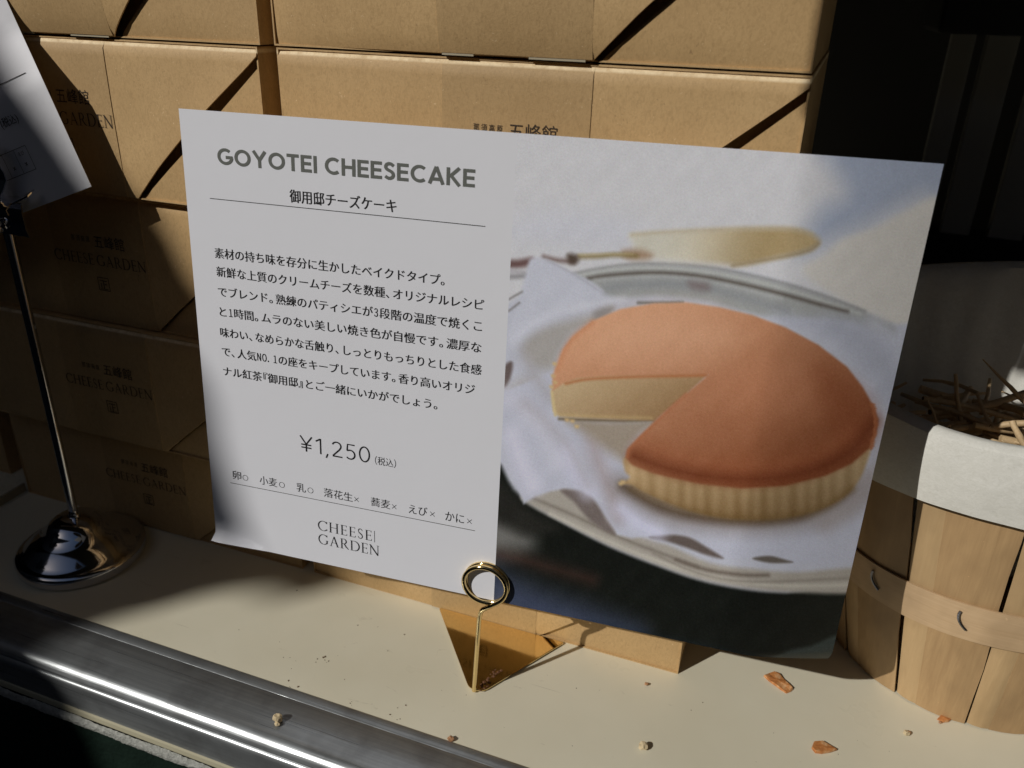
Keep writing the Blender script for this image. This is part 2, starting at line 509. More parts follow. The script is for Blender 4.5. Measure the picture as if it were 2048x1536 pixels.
# ------------------------------------------------------------------ ground and stall
g = obj('ground', mesh('ground', [(-60, -60, -0.85), (60, -60, -0.85), (60, 60, -0.85), (-60, 60, -0.85)], [(0, 1, 2, 3)]), M_asph)
tag(g, kind='structure')
o = obj('back_wall', box_mesh('back_wall', (-3.0, 1.30, -0.85), (2.0, 1.35, 1.95)), M_dark); tag(o, kind='structure')
aw = obj('sky_block_awning', shell('sky_block_awning', [[(x, y, z) for x in (-3.0, -1.0, 1.0, 3.0)] for (y, z) in ((-0.10, 1.10), (-0.095, 1.16), (0.4, 1.40), (1.3, 1.84))], (0, 0, 1), 0.01, False), M_canvas)  # unseen canvas added to cut the sky light over the counter
for nm, lo, hi in (('sky_block_front', (-9, -4.4, -0.85), (9, -4.0, 3.05)), ('sky_block_side', (-3.3, -2.2, -0.85), (-3.0, 1.3, 3.4)), ('sky_block_side', (2.0, -3.9, -0.85), (2.3, 1.3, 3.4))):  # unseen walls added to block low sky light
    o = obj(nm, box_mesh(nm, lo, hi), M_wall); tag(o, kind='structure')
tag(aw, 'added dark canvas over the stall counter, out of view, cutting sky light', 'sky_block_awning')

# counter: cream board with an aluminium nosing
ct = empty('counter', (0, 0.256, 0))
tag(ct, 'cream laminate stall counter with worn aluminium front edge', 'counter')
obj('board', box_mesh('board', (-1.0, 0.0, -0.02), (1.0, 0.95, 0.0)), M_shelf, ct)
obj('cabinet', box_mesh('cabinet', (-0.98, 0.06, -0.85), (0.98, 0.94, -0.021)), M_dark, ct)
prof = [(-0.0004, -0.012), (-0.0004, 0.0006), (-0.0016, 0.0012), (-0.006, 0.0013), (-0.0064, 0.0010), (-0.0068, 0.0013), (-0.020, 0.0014), (-0.0262, 0.0010)]
for i in range(1, 9):
    a = R(90 + i * 90 / 8 * 0.78)
    prof.append((-0.0262 + 0.0075 * math.cos(a) * 1.0, 0.0010 - 0.0075 + 0.0075 * math.sin(a)))
y9, z9 = prof[-1]
prof += [(y9 + 0.0012, z9 - 0.0012), (y9 + 0.0010, z9 - 0.0022)]
for i in range(0, 7):
    a = R(110 + i * 80 / 6)
    prof.append((y9 + 0.0024 + 0.0030 * math.cos(a), z9 - 0.0054 + 0.0030 * math.sin(a)))
prof += [(y9 + 0.0004, z9 - 0.016), (y9 + 0.0010, z9 - 0.022), (y9 + 0.004, z9 - 0.022), (-0.0005, -0.03)]
NX = 60
grid = [[(-1.0 + 2.0 * i / NX, y, z) for i in range(NX + 1)] for (y, z) in prof]
obj('metal_edge', shell('metal_edge', grid, (0, 0.004, -0.004), 0.12), M_alu, ct)
obj('plastic_trim', box_mesh('plastic_trim', (-0.9, y9 + 0.0005, z9 - 0.027), (0.9, y9 + 0.0075, z9 - 0.0225), 0.0008), M_creamstrip, ct)
# rolled frosted plastic sheet below the nosing
random.seed(5)
NX = 900
grid = []
for j, (yy, zz) in enumerate([(-0.0335, -0.0300), (-0.0345, -0.0304), (-0.0352, -0.0314), (-0.0355, -0.0328), (-0.0354, -0.0342)]):
    row = []
    for i in range(NX + 1):
        x = -0.75 + 1.3 * i / NX
        jg = 0.00018 * math.sin(x * 91 + j) + 0.00012 * math.sin(x * 233 + 2 * j) + random.uniform(-.00016, .00016)
        row.append((x, yy + jg, zz + jg * 0.6))
    grid.append(row)
obj('plastic_cover_edge', shell('plastic_cover_edge', grid, None, 0.0008), M_plast, ct)
grid = []
for j in range(14):
    row = []
    for i in range(121):
        x = -0.95 + 1.9 * i / 120
        row.append((x, -0.0340 - 0.0012 * j - 0.006 * min(1, j / 6) * math.sin(x * 38 + 0.3 * j), -0.034 - 0.055 * j))
    grid.append(row)
obj('front_cloth', shell('front_cloth', grid, None, 0.001), M_green, ct)

# ------------------------------------------------------------------ cake boxes
BW, BH, BD = 0.2194, 0.0732, 0.2194
WL = [(-0.0785, 0.0), (-0.061, 0.0177), (-0.0475, 0.030), (-0.0304, 0.0452), (-0.0030, 0.0672)]       # left edge of the slit, from the right edge
WR = [(-0.0760, 0.0), (-0.0555, 0.0177), (-0.0430, 0.0280), (-0.0243, 0.0440), (-0.0003, 0.0650)]     # right edge of the slit
def interp(tab, z):
    if z <= tab[0][1]: return tab[0][0]
    for (a, za), (b, zb) in zip(tab, tab[1:]):
        if z <= zb: return a + (b - a) * (z - za) / (zb - za)
    return tab[-1][0]
def bulge(x, z, amp):
    d = max(0.0, (0.069 - z) - x * 0.069 / 0.0785) / 0.069      # faint fold of the tucked flap on the left
    return -amp * math.sin(math.pi * min(1, max(0, x / BW))) ** 0.7 * math.sin(math.pi * min(1, max(0, z / BH))) ** 0.6 + 0.0016 * d

def body_mesh():
    d = 0.011; t = 0.0007
    v = []
    for (x, z) in ((0, 0), (BW, 0), (BW, BH), (0, BH)): v.append((x, 0.0006, z))
    for (x, z) in ((t, t), (BW - t, t), (BW - t, BH - t), (t, BH - t)): v.append((x, 0.0006, z))
    for (x, z) in ((t, t), (BW - t, t), (BW - t, BH - t), (t, BH - t)): v.append((x, d, z))
    for (x, z) in ((0, 0), (BW, 0), (BW, BH), (0, BH)): v.append((x, BD, z))
    f = []
    for k in range(4):
        n = (k + 1) % 4
        f += [(k, n, 4 + n, 4 + k), (4 + k, 4 + n, 8 + n, 8 + k), (n, k, 12 + k, 12 + n)]
    f += [(8, 9, 10, 11), (15, 14, 13, 12)]
    return mesh('box_body', v, f)

def panel_mesh(amp, slit=1.0):
    g = []
    nz = 22
    for j in range(nz + 1):
        z = 0.0006 + (BH - 0.0012) * (j / nz)
        xr = BW if z > 0.0673 else BW + interp(WL, z) * slit + (interp(WR, z) - 0.0004) * (1 - slit)
        row = []
        for i in range(25):
            s = i / 24
            x = 0.0003 + s * (xr - 0.0006)
            y = -0.0004 + bulge(x, z, amp)
            e = BH - 0.0006 - z
            if e < 0.0022: y += 0.0018 * (1 - e / 0.0022) ** 2
            if z < 0.0012: y += 0.0006 * (1 - z / 0.0012)
            if s == 0: y += 0.0006
            # slight droop of the loose edge
            if z < 0.069: y -= 0.0012 * max(0, (s - 0.85) / 0.15) * math.sin(math.pi * min(1, z / 0.066))
            row.append((x, y, z))
        g.append(row)
    # lip that runs back over the top
    top = g[-1]
    g.append([(p[0], p[1] + 0.0012, BH - 0.0001) for p in top])
    g.append([(p[0], p[1] + 0.010, BH + 0.0001) for p in top])
    return shell('front_panel', g, (0, 1, -0.3), 0.0006)

def flap_mesh(amp):
    g = []
    for j in range(13):
        z = 0.0006 + (0.0648 - 0.0006) * j / 12
        xl = BW + interp(WR, z)
        row = []
        for i in range(9):
            x = xl + (BW - 0.0002 - xl) * i / 8
            y = 0.0011 + bulge(x, z, amp) * 0.6
            if z < 0.0012: y += 0.0004
            row.append((x, y, z))
        g.append(row)
    return shell('corner_flap', g, (0, 1, 0), 0.0006)

def band_mesh(amp, x0, x1):
    g = []
    for j in range(21):
        z = 0.0008 + (BH - 0.0010) * j / 20
        row = []
        for i in range(9):
            x = x0 + (x1 - x0) * i / 8
            y = -0.00075 + bulge(x, z, amp)
            e = BH - 0.0006 - z
            if e < 0.0022: y += 0.0018 * max(0, (1 - e / 0.0022)) ** 2
            row.append((x, y, z))
        g.append(row)
    top = g[-1]
    g.append([(p[0], p[1] + 0.0012, BH + 0.0003) for p in top])
    g.append([(p[0], p[1] + 0.012, BH + 0.0005) for p in top])
    return shell('sleeve', g, (0, 1, 0), 0.00025)

def wrap(me, amp, y0):
    """turn flat x/y lettering into lettering that lies on the bulging front (x, z)"""
    for vv in me.vertices:
        x, z, o = vv.co.x, vv.co.y, vv.co.z
        vv.co = (x, y0 + bulge(x, z, amp) - o, z)
    me.update()
    return me

C4 = text_mesh('a', '那 須 高 原', -0.0168, -0.0042, 0.0473, 0.0032)
T3 = text_mesh('b', '五峰館', -0.0014, 0.0188, 0.0468, 0.0068, 0.0)
GG = glyph_mesh('c', 'CHEESE GARDEN', -0.0312, 0.0312, 0.0335, 0.0395, serif, 0.10, 0.30)
def seal_mesh():
    v, f = [], []
    def q(x0, y0, x1, y1, z=0):
        b = len(v); v.extend([(x0, y0, z), (x1, y0, z), (x1, y1, z), (x0, y1, z)]); f.append((b, b + 1, b + 2, b + 3))
    s = 0.0038; cx, cy, t = 0.0, 0.0232, 0.0004
    q(cx - s, cy - s, cx - s + t, cy + s); q(cx + s - t, cy - s, cx + s, cy + s)
    q(cx - s + t, cy + s - t, cx + s - t, cy + s); q(cx - s + t, cy - s, cx + s - t, cy - s + t)
    q(cx - .0024, cy + .0016, cx + .0024, cy + .0021); q(cx - .0003, cy - .0026, cx + .0003, cy + .0015)
    q(cx + .0005, cy - .0004, cx + .0022, cy + .0001); q(cx - .0020, cy - .0022, cx - .0015, cy + .0004)
    q(cx - .0026, cy - .0031, cx + .0026, cy - .0027)
    return mesh('d', v, f)
SEAL = seal_mesh()

_cache = {}
def parts(amp, off, slit=1.0):
    k = (round(amp, 5), round(off, 4), slit)
    if k in _cache: return _cache[k]
    c = BW / 2 + off
    d = {}
    d['front_panel'] = panel_mesh(amp, slit); d['corner_flap'] = flap_mesh(amp); d['sleeve'] = band_mesh(amp, c - 0.0308, c + 0.0318)
    ls = []
    for nm, m0 in (('place_lettering', C4), ('name_lettering', T3), ('shop_lettering', GG), ('seal_mark', SEAL)):
        m2 = m0.copy(); m2.name = nm
        for vv in m2.vertices: vv.co.x += c
        ls.append((nm, wrap(m2, amp, -0.00098)))
    d['letters'] = ls
    _cache[k] = d
    return d
BODY = body_mesh()
def cake_box(xl, y, z, label, amp=0.0012, off=0.0, yaw=0.0, letters=True, edge=False, slit=1.0):
    r = empty('cake_box', (xl, y, z), (0, 0, yaw))
    tag(r, label, 'cake box', 'kraft cake boxes stacked behind the info cards')
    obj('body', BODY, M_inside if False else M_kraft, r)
    d = parts(amp, off, slit)
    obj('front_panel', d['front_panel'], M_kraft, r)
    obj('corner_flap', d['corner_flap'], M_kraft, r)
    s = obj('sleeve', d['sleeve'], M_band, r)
    if letters:
        for nm, me in d['letters']: obj(nm, me, M_inkbox, s)
    if edge:
        c = BW / 2 + off
        for a, b in ((-0.0300, -0.0165), (0.0065, 0.0290)):
            obj('sleeve_fold_edge', box_mesh('sleeve_fold_edge', (c + a, -0.0012, -0.0001), (c + b, -0.0004, 0.0009)), M_edge, s)
    return r
Z = [0.0, 0.0735, 0.1473, 0.2212, 0.2952, 0.3690, 0.4428, 0.5166]
half = BW / 2
# right-hand stack (x centre, y)
R_ = [(-0.1368, 0.3392), (-0.130, 0.3225), (-0.122, 0.3262), (-0.1195, 0.3220), (-0.1200, 0.3215)]
L_ = [(-0.3645, 0.3392), (-0.3610, 0.3225), (-0.3560, 0.3262), (-0.3468, 0.3192), (-0.3450, 0.3192)]
WH = ['bottom box of the right-hand stack, its lit lower corner showing under the white cheesecake card',
      'second box up in the right-hand stack, hidden behind the white cheesecake card',
      'third box up in the right-hand stack, mostly hidden behind the white cheesecake card',
      'right-stack kraft box with its small Japanese line half covered by the large card',
      'topmost visible box of the right-hand stack, plain sleeve, cut by the picture top']
WHL = ['bottom kraft box of the shaded left stack behind the chrome stand foot',
       'shaded kraft box second from the counter in the left stack, behind the chrome pole',
       'shaded kraft box in the left stack, a small sunlit patch at its top right corner',
       'left stack kraft box crossed by the slanting shadow edge over the word GARDEN',
       'sunlit kraft box at the top left of the picture beside the leaning small card']
for k in range(5):
    cake_box(R_[k][0] - half, R_[k][1], Z[k], WH[k], amp=(0.005 if k == 4 else 0.0008), edge=(k == 4), letters=(k != 4), slit=(0.06 if k < 3 else 0.85))
for k in range(5):
    cake_box(L_[k][0] - half, L_[k][1], Z[k], WHL[k], amp=(0.0062 if k == 4 else 0.0008), off=(-0.006 if k == 3 else 0.002 if k == 2 else 0), edge=(k == 4), letters=(k != 4), slit=(0.06 if k < 3 else 0.85))
# the boxes of both stacks above the frame
for k in (5, 6, 7):
    cake_box(-0.1205 - half + 0.002 * (k - 6), 0.322, Z[k], 'kraft cake box high in the right-hand stack, above the picture, %s' % ['third from its top', 'second from its top', 'topmost'][k - 5], letters=False)
    cake_box(-0.3460 - half - 0.002 * (k - 6), 0.322, Z[k], 'kraft cake box high in the left stack, above the picture, %s' % ['third from its top', 'second from its top', 'topmost'][k - 5], letters=False)
# a lower pile further left, set back
cake_box(-0.7250, 0.352, 0.0, 'dark kraft box at the far left edge, beside the bottom of the left stack', letters=False)
sp = obj('divider_strip', box_mesh('divider_strip', (-0.0009, 0, 0), (0.0009, 0.026, 0.006), 0.0003), M_edge, None, (-0.4775, 0.3150, 0.0), (0, 0, 0.04))
tag(sp, 'thin pale divider strip on the counter left of the chrome stand foot', 'divider')

# ------------------------------------------------------------------ the big info card (A4, landscape)
SC = Vector((-0.1111373, 0.2963602, 0.1652522))
SX = Vector((0.9971053, 0.0759929, -0.0024714))
SN = Vector((-0.0759650, 0.9943115, -0.0746586))
SZ = Vector((-0.0032162, 0.0746302, 0.9972061))
CAMP = Vector((0, 0, 0.3153))
card = empty('info_card')
card.matrix_world = Matrix((
    (SX.x, SN.x, SZ.x, SC.x), (SX.y, SN.y, SZ.y, SC.y), (SX.z, SN.z, SZ.z, SC.z), (0, 0, 0, 1)))
tag(card, 'large white cheesecake card with text and a cake photograph, held by a brass ring clip', 'info card')
cam_l = card.matrix_world.inverted() @ CAMP
W, H = 0.297, 0.210
NU, NV = 118, 84
def card_pt(u, v):
    p = Vector(((u - .5) * W, 0, (.5 - v) * H))
    k = 1.0
    if u > 0.845:
        k += 0.062 * ((u - 0.845) / 0.155) ** 1.5
    # dog-eared bottom right corner bent away
    s = (u - 0.905) / 0.095 * 0.55 + (v - 0.955) / 0.045 * 0.45
    s = ((u - 1.0) / 0.115 + (v - 1.0) / 0.055 + 1.0)
    if s > 0:
        p.y += 0.006 * s ** 1.3; p.z += 0.0030 * s ** 1.2
    # bottom left edge rolled forward
    hgt = 0.043 * max(0, 1 - (u / 0.10)) ** 0.8 * min(1, 0.6 + u * 20)
    if hgt > 0 and v > 1 - hgt:
        q = (v - (1 - hgt)) * H
        p.y -= q * 0.80; p.z += q * 0.45
    p = cam_l + (p - cam_l) * k
    return p
us = sorted(set([i / NU for i in range(NU + 1)] + [0.5]))
vs = [j / NV for j in range(NV + 1)] + []
vs = sorted(set(vs + [0.955, 0.960, 0.970, 0.980, 0.985]))
gcard = [[card_pt(u_, v_) for u_ in us] for v_ in vs]
me = shell('paper', gcard, (0, 1, 0), 0.00022)
uvl = me.uv_layers.new(name='UVMap')
li = np.empty(len(me.loops), dtype=np.int32); me.loops.foreach_get('vertex_index', li)
UV = [(u_, 1 - v_) for v_ in vs for u_ in us] * 2
uvl.data.foreach_set('uv', np.array(UV)[li].ravel().astype(np.float32))
ppr = obj('paper', me, None, card)

# ---- the printed photograph, drawn here in numbers
HM = (1140.0538620187338, 168.32886671396122, 357.1613108164143, 43.22391042034678, 1094.1156382577574, 216.8443708106593,
      -0.20690728559460947, 0.21289553034367154)
def build_print():
    nx, ny = 760, 1060
    u = 0.5 + 0.5 * (np.arange(nx) + .5) / nx
    v = (np.arange(ny) + .5) / ny
    U, Vv = np.meshgrid(u, v)
    w = HM[6] * U + HM[7] * Vv + 1
    X = (HM[0] * U + HM[1] * Vv + HM[2]) / w
    Y = (HM[3] * U + HM[4] * Vv + HM[5]) / w
    img = np.empty((ny, nx, 3)); img[:] = (173, 171, 174)
    rng = np.random.default_rng(3)
    def sn(sc, amp, seed):
        r = np.random.default_rng(seed); o = np.zeros_like(X)
        for _ in range(6):
            a = r.uniform(0, 6.28); k = 6.28 / sc * r.uniform(.6, 1.6); p = r.uniform(0, 6.28)
            o += np.sin((X * np.cos(a) + Y * np.sin(a)) * k + p)
        return o / 6 * amp
    def cr(pts, n=5, closed=True):
        P = np.array(pts, float); m = len(P); out = []
        rg = range(m) if closed else range(m - 1)
        for i in rg:
            if closed: p0, p1, p2, p3 = P[i - 1], P[i], P[(i + 1) % m], P[(i + 2) % m]
            else: p0, p1, p2, p3 = P[max(i - 1, 0)], P[i], P[i + 1], P[min(i + 2, m - 1)]
            for k in range(n):
                t = k / n
                out.append(0.5 * ((2 * p1) + (-p0 + p2) * t + (2 * p0 - 5 * p1 + 4 * p2 - p3) * t * t + (-p0 + 3 * p1 - 3 * p2 + p3) * t ** 3))
        if not closed: out.append(P[-1])
        return np.array(out)
    def dist(P, closed, pad):
        lo, hi = P.min(0) - pad, P.max(0) + pad
        rows = np.where(((X > lo[0]) & (X < hi[0]) & (Y > lo[1]) & (Y < hi[1])).any(1))[0]
        cols = np.where(((X > lo[0]) & (X < hi[0]) & (Y > lo[1]) & (Y < hi[1])).any(0))[0]
        if len(rows) == 0 or len(cols) == 0: return None
        sl = (slice(rows[0], rows[-1] + 1), slice(cols[0], cols[-1] + 1))
        x, y = X[sl].astype(np.float32), Y[sl].astype(np.float32)
        d2 = np.full(x.shape, 1e12, np.float32); ins = np.zeros(x.shape, bool)
        m = len(P)
        for i in range(m if closed else m - 1):
            a, b = P[i], P[(i + 1) % m]
            ex, ey = b - a; l2 = ex * ex + ey * ey
            if l2 < 1e-9: continue
            t = np.clip(((x - a[0]) * ex + (y - a[1]) * ey) / l2, 0, 1)
            d2 = np.minimum(d2, (x - a[0] - t * ex) ** 2 + (y - a[1] - t * ey) ** 2)
            if closed:
                c = ((a[1] > y) != (b[1] > y)) & (x < (b[0] - a[0]) * (y - a[1]) / ((b[1] - a[1]) if b[1] != a[1] else 1e-9) + a[0])
                ins ^= c
        return sl, np.sqrt(d2), ins, x, y
    def comp(sl, al, col, x, y):
        c = col(x, y) if callable(col) else np.array(col, float)
        img[sl] = img[sl] * (1 - al[..., None]) + c * al[..., None]
    def poly(pts, col, blur=4, smooth=True, op=1.0):
        P = cr(pts, 4) if smooth else np.array(pts, float)
        r = dist(P, True, blur)
        if r is None: return
        sl, d, ins, x, y = r
        s = np.where(ins, d, -d); t = np.clip(s / blur * .5 + .5, 0, 1); al = t * t * (3 - 2 * t) * op
        comp(sl, al, col, x, y)
    def stroke(pts, wd, col, blur=4, op=1.0):
        P = cr(pts, 4, False)
        r = dist(P, False, wd + blur)
        if r is None: return
        sl, d, ins, x, y = r
        t = np.clip((wd / 2 - d) / blur * .5 + .5, 0, 1); al = t * t * (3 - 2 * t) * op
        comp(sl, al, col, x, y)
    A = lambda l: [(1000 + a * .43945, 400 + b * .43945) for a, b in l]
    B = lambda l: [(1000 + a * .43945, 900 + b * .43945) for a, b in l]
    # background cloth
    poly([(1640, 250), (1960, 250), (1930, 400), (1850, 392), (1790, 418), (1730, 450), (1660, 480), (1600, 500), (1640, 420), (1690, 380)], (136, 142, 158), 40)
    poly(A([(1380, 330), (1480, 250), (1560, 180), (1700, 130), (1830, 60), (2000, -10), (2000, 200), (1950, 600), (1800, 600), (1600, 480)]), (176, 171, 166), 12)
    poly([(1010, 470), (1200, 500), (1300, 480), (1250, 440), (1100, 420)], (170, 169, 176), 40)
    # plate field
    poly(A([(20, 480), (350, 335), (700, 292), (1000, 305), (1300, 375), (1560, 470), (1750, 560), (1950, 700), (1900, 1900), (-60, 1900), (-60, 600)]), (160, 160, 170), 8)
    # upper rim: grey field, bright ring, dark groove, inner slope
    poly(A([(330, 345), (420, 322), (560, 300), (700, 292), (900, 302), (1100, 336), (1300, 384), (1480, 440), (1640, 500), (1800, 580), (1760, 640), (1600, 560), (1400, 540), (1250, 535), (1100, 505), (950, 462), (850, 448), (700, 436), (560, 445), (470, 425), (410, 380)]), (134, 134, 133), 9)
    stroke(A([(330, 338), (420, 318), (560, 296), (700, 289), (900, 299), (1100, 333), (1300, 381), (1480, 437), (1660, 506)]), 3, (112, 110, 108), 7, .8)
    stroke(A([(350, 345), (520, 316), (700, 309), (900, 321), (1100, 356), (1300, 406), (1480, 462), (1640, 520)]), 5, (160, 160, 157), 7, .9)
    stroke(A([(400, 358), (500, 343), (700, 331), (900, 345), (1100, 383), (1300, 432), (1450, 474), (1580, 508)]), 5, (72, 64, 58), 7)
    stroke(A([(430, 366), (560, 356), (720, 350), (900, 364), (1100, 404), (1280, 450)]), 5, (150, 150, 150), 8, .8)
    stroke(A([(480, 400), (620, 386), (780, 384), (950, 404), (1120, 448), (1300, 502)]), 16, (118, 119, 122), 14, .8)
    poly(A([(860, 372), (940, 378), (950, 410), (880, 405)]), (108, 98, 98), 12)
    stroke(A([(630, 468), (720, 468), (830, 466)]), 5, (92, 90, 86), 5)
    # server and fork
    def srv(x, y):
        t = np.clip((x - 1300) / 260, 0, 1)[..., None]; t = t * t * (3 - 2 * t)
        c = np.array([177, 172, 160]) * (1 - t) + np.array([146, 126, 92]) * t
        return c + (np.sin(x * .03 + y * .02) * 5)[..., None]
    poly(A([(590, 160), (640, 148), (800, 142), (1000, 132), (1200, 128), (1350, 132), (1430, 160), (1452, 195), (1400, 232), (1250, 265), (1100, 298), (1000, 292), (850, 282), (700, 270), (620, 250), (605, 200)]), srv, 12)
    stroke(A([(600, 158), (800, 144), (1050, 134), (1300, 132), (1420, 156)]), 3, (150, 134, 104), 9, .7)
    stroke(A([(1060, 298), (1250, 266), (1400, 232), (1448, 198)]), 4, (122, 104, 74), 8, .8)
    poly(A([(560, 232), (640, 228), (690, 250), (660, 270), (580, 266)]), (136, 112, 92), 12)
    stroke(A([(360, 258), (450, 256), (520, 250), (620, 254)]), 7, (112, 96, 62), 8)
    stroke(A([(360, 250), (480, 246), (600, 246)]), 2, (160, 146, 110), 5, .7)
    stroke(A([(200, 260), (260, 274), (330, 280)]), 7, (98, 80, 76), 8)
    poly(A([(310, 246), (345, 250), (358, 272), (342, 292), (318, 290), (306, 268)]), (70, 58, 50), 8)
    stroke(A([(40, 292), (90, 290), (140, 280)]), 16, (90, 68, 66), 8)
    stroke(A([(40, 322), (120, 330)]), 8, (150, 146, 150), 6)
    stroke(A([(40, 350), (120, 345)]), 10, (126, 123, 126), 6)
    # doily, left corner
    poly(A([(140, 268), (212, 270), (330, 330), (400, 362), (475, 425), (380, 445), (280, 490), (160, 560), (60, 640), (30, 620), (70, 500), (100, 400), (120, 330)]), (164, 164, 174), 6)
    stroke(A([(215, 275), (330, 335), (470, 425)]), 2, (140, 138, 146), 6, .8)
    stroke(A([(40, 452), (100, 418)]), 3, (108, 104, 104), 4)
    stroke(A([(40, 505), (88, 468)]), 3, (108, 104, 104), 4)
    poly(A([(105, 660), (150, 610), (220, 575), (320, 545), (430, 520), (510, 488), (470, 540), (360, 590), (300, 650), (262, 730), (235, 770), (170, 765), (120, 720)]), (142, 137, 134), 16)
    poly(A([(430, 510), (510, 486), (500, 520), (440, 560)]), (122, 118, 118), 10)
    poly(A([(20, 760), (50, 735), (58, 760), (40, 830), (15, 850)]), (88, 76, 74), 5)
    poly(A([(40, 860), (120, 820), (235, 860), (235, 930), (120, 920), (40, 920)]), (150, 144, 142), 22)
    # right of the cake
    poly(A([(1250, 530), (1450, 545), (1650, 560), (1850, 640), (1900, 800), (1850, 1000), (1780, 1000), (1700, 860), (1600, 720), (1450, 600)]), (150, 151, 163), 26)
    # dark table, lower left to right
    poly(B([(-40, 110), (60, 180), (130, 245), (300, 338), (500, 440), (700, 520), (900, 590), (1100, 632), (1300, 650), (1660, 652), (1660, 1200), (-60, 1200)]), lambda x, y: np.array([14, 16, 13]) + 0 * x[..., None], 7)
    poly(B([(-60, 300), (60, 320), (150, 400), (120, 460), (-60, 470)]), (92, 90, 87), 34)
    poly(B([(-40, 130), (60, 200), (160, 290), (260, 360), (120, 380), (-40, 300)]), (30, 29, 26), 20)
    stroke(B([(-40, 475), (100, 500), (260, 545), (420, 590)]), 12, (62, 40, 34), 26, .8)
    poly(B([(-60, 540), (60, 580), (200, 640), (420, 720), (650, 820), (400, 860), (-60, 800)]), (50, 56, 74), 44)
    poly(B([(400, 800), (800, 880), (1150, 960), (1500, 1010), (1500, 1080), (700, 1000), (400, 900)]), (18, 28, 38), 24)
    poly(B([(1300, 920), (1420, 890), (1560, 850), (1560, 1100), (1200, 1010)]), (52, 58, 56), 6, True, .8)
    # lower plate rim
    poly(B([(95, 215), (180, 190), (300, 170), (430, 240), (560, 360), (760, 430), (960, 515), (1150, 540), (1350, 556), (1660, 540), (1660, 648), (1300, 646), (1100, 626), (900, 586), (700, 516), (500, 436), (300, 336), (150, 258)]), (142, 135, 127), 7)
    stroke(B([(140, 215), (330, 295), (540, 395), (760, 480), (900, 530)]), 4, (104, 96, 88), 7)
    stroke(B([(230, 290), (500, 418), (760, 520), (1000, 585), (1300, 618), (1640, 612)]), 6, (164, 158, 148), 7)
    stroke(B([(800, 500), (940, 545), (1100, 568), (1220, 570)]), 6, (92, 82, 74), 6)
    stroke(B([(700, 470), (900, 560), (1150, 600), (1640, 580)]), 3, (118, 110, 102), 6)
    # doily front
    poly(B([(0, -260), (15, -100), (25, 0), (60, 110), (108, 245), (160, 212), (230, 188), (290, 178), (360, 185), (420, 220), (470, 300), (530, 385), (600, 402), (690, 388), (790, 385), (870, 402), (950, 450), (1030, 495), (1100, 494), (1160, 488), (1235, 480), (1320, 506), (1440, 524), (1660, 505), (1760, 0), (1700, -300), (1200, -500), (600, -500)]), (160, 160, 172), 5, False)
    poly(B([(276, 184), (350, 184), (405, 205), (445, 250), (480, 310), (525, 385), (450, 350), (390, 300), (340, 240)]), (98, 88, 85), 6)
    poly(B([(680, 396), (780, 386), (860, 398), (930, 436), (1015, 492), (940, 478), (850, 445), (760, 416)]), (84, 74, 70), 5)
    poly(B([(1150, 494), (1225, 482), (1300, 500), (1330, 512), (1230, 514)]), (84, 77, 72), 4)
    stroke(B([(420, -40), (450, 60), (500, 180), (540, 300)]), 26, (146, 136, 140), 24)
    stroke(B([(300, 0), (330, 90), (400, 190)]), 20, (176, 174, 192), 24)
    stroke(B([(60, -60), (100, 60), (150, 160)]), 30, (176, 173, 186), 26)
    stroke(B([(560, 260), (640, 330), (720, 370)]), 26, (178, 177, 196), 22)
    stroke(B([(560, 165), (760, 280), (1000, 320), (1250, 324), (1480, 275), (1640, 170)]), 36, (116, 106, 102), 34)
    stroke(B([(560, 165), (700, 248), (840, 292), (1020, 318), (1240, 320), (1440, 278), (1600, 190)]), 14, (70, 56, 44), 16, .9)
    stroke(B([(1480, 330), (1600, 250), (1680, 130)]), 30, (140, 132, 132), 30)
    for pts, wd, col, bl, op in (
            ([(60, 640), (130, 580), (240, 520), (380, 470)], 10, (178, 177, 186), 18, .7),
            ([(110, 700), (160, 800), (230, 900)], 16, (138, 132, 132), 24, .6),
            ([(40, 900), (110, 960), (200, 1060), (260, 1200)], 22, (176, 173, 184), 30, .7),
            ([(120, 930), (210, 1010), (330, 1150), (400, 1300)], 14, (146, 139, 142), 26, .6),
            ([(1500, 560), (1640, 640), (1760, 780), (1790, 900)], 24, (142, 143, 154), 34, .7),
            ([(1700, 560), (1800, 640), (1850, 760)], 20, (168, 168, 178), 26, .7),
            ([(1740, 1100), (1700, 1250), (1600, 1380)], 26, (132, 124, 126), 34, .6),
            ([(1800, 1000), (1780, 1200), (1720, 1400)], 16, (172, 170, 186), 24, .6),
            ([(330, 500), (440, 470), (560, 450)], 8, (180, 179, 186), 12, .6)):
        stroke(A(pts), wd, col, bl, op)
    # cast shade inside the cut
    poly(A([(300, 992), (480, 1000), (720, 998), (640, 1070), (590, 1130), (565, 1185), (500, 1150), (420, 1090)]), (134, 122, 110), 18)
    stroke(A([(270, 996), (400, 1000), (560, 1004), (700, 1000)]), 4, (88, 74, 54), 5)
    # cake side
    def side(x, y):
        fl = np.sin(x * .225 + .5 * np.sin(x * .05)) * 6 + np.sin(x * .11) * 3
        t = np.clip((y - 925) / 110, 0, 1)[..., None]
        r = np.clip((x - 1260) / 450, 0, 1)[..., None]
        c = np.array([158, 133, 100]) * (1 - t) + np.array([112, 88, 58]) * t
        return c * (1.06 - .16 * r) + fl[..., None]
    poly(A([(572, 1170), (700, 1215), (900, 1265), (1100, 1285), (1300, 1270), (1500, 1215), (1620, 1140), (1700, 1020), (1712, 1030), (1700, 1090), (1672, 1190), (1625, 1290), (1540, 1370), (1380, 1432), (1200, 1456), (1000, 1446), (820, 1402), (660, 1335), (600, 1300), (560, 1290), (590, 1262), (568, 1230)]), side, 5)
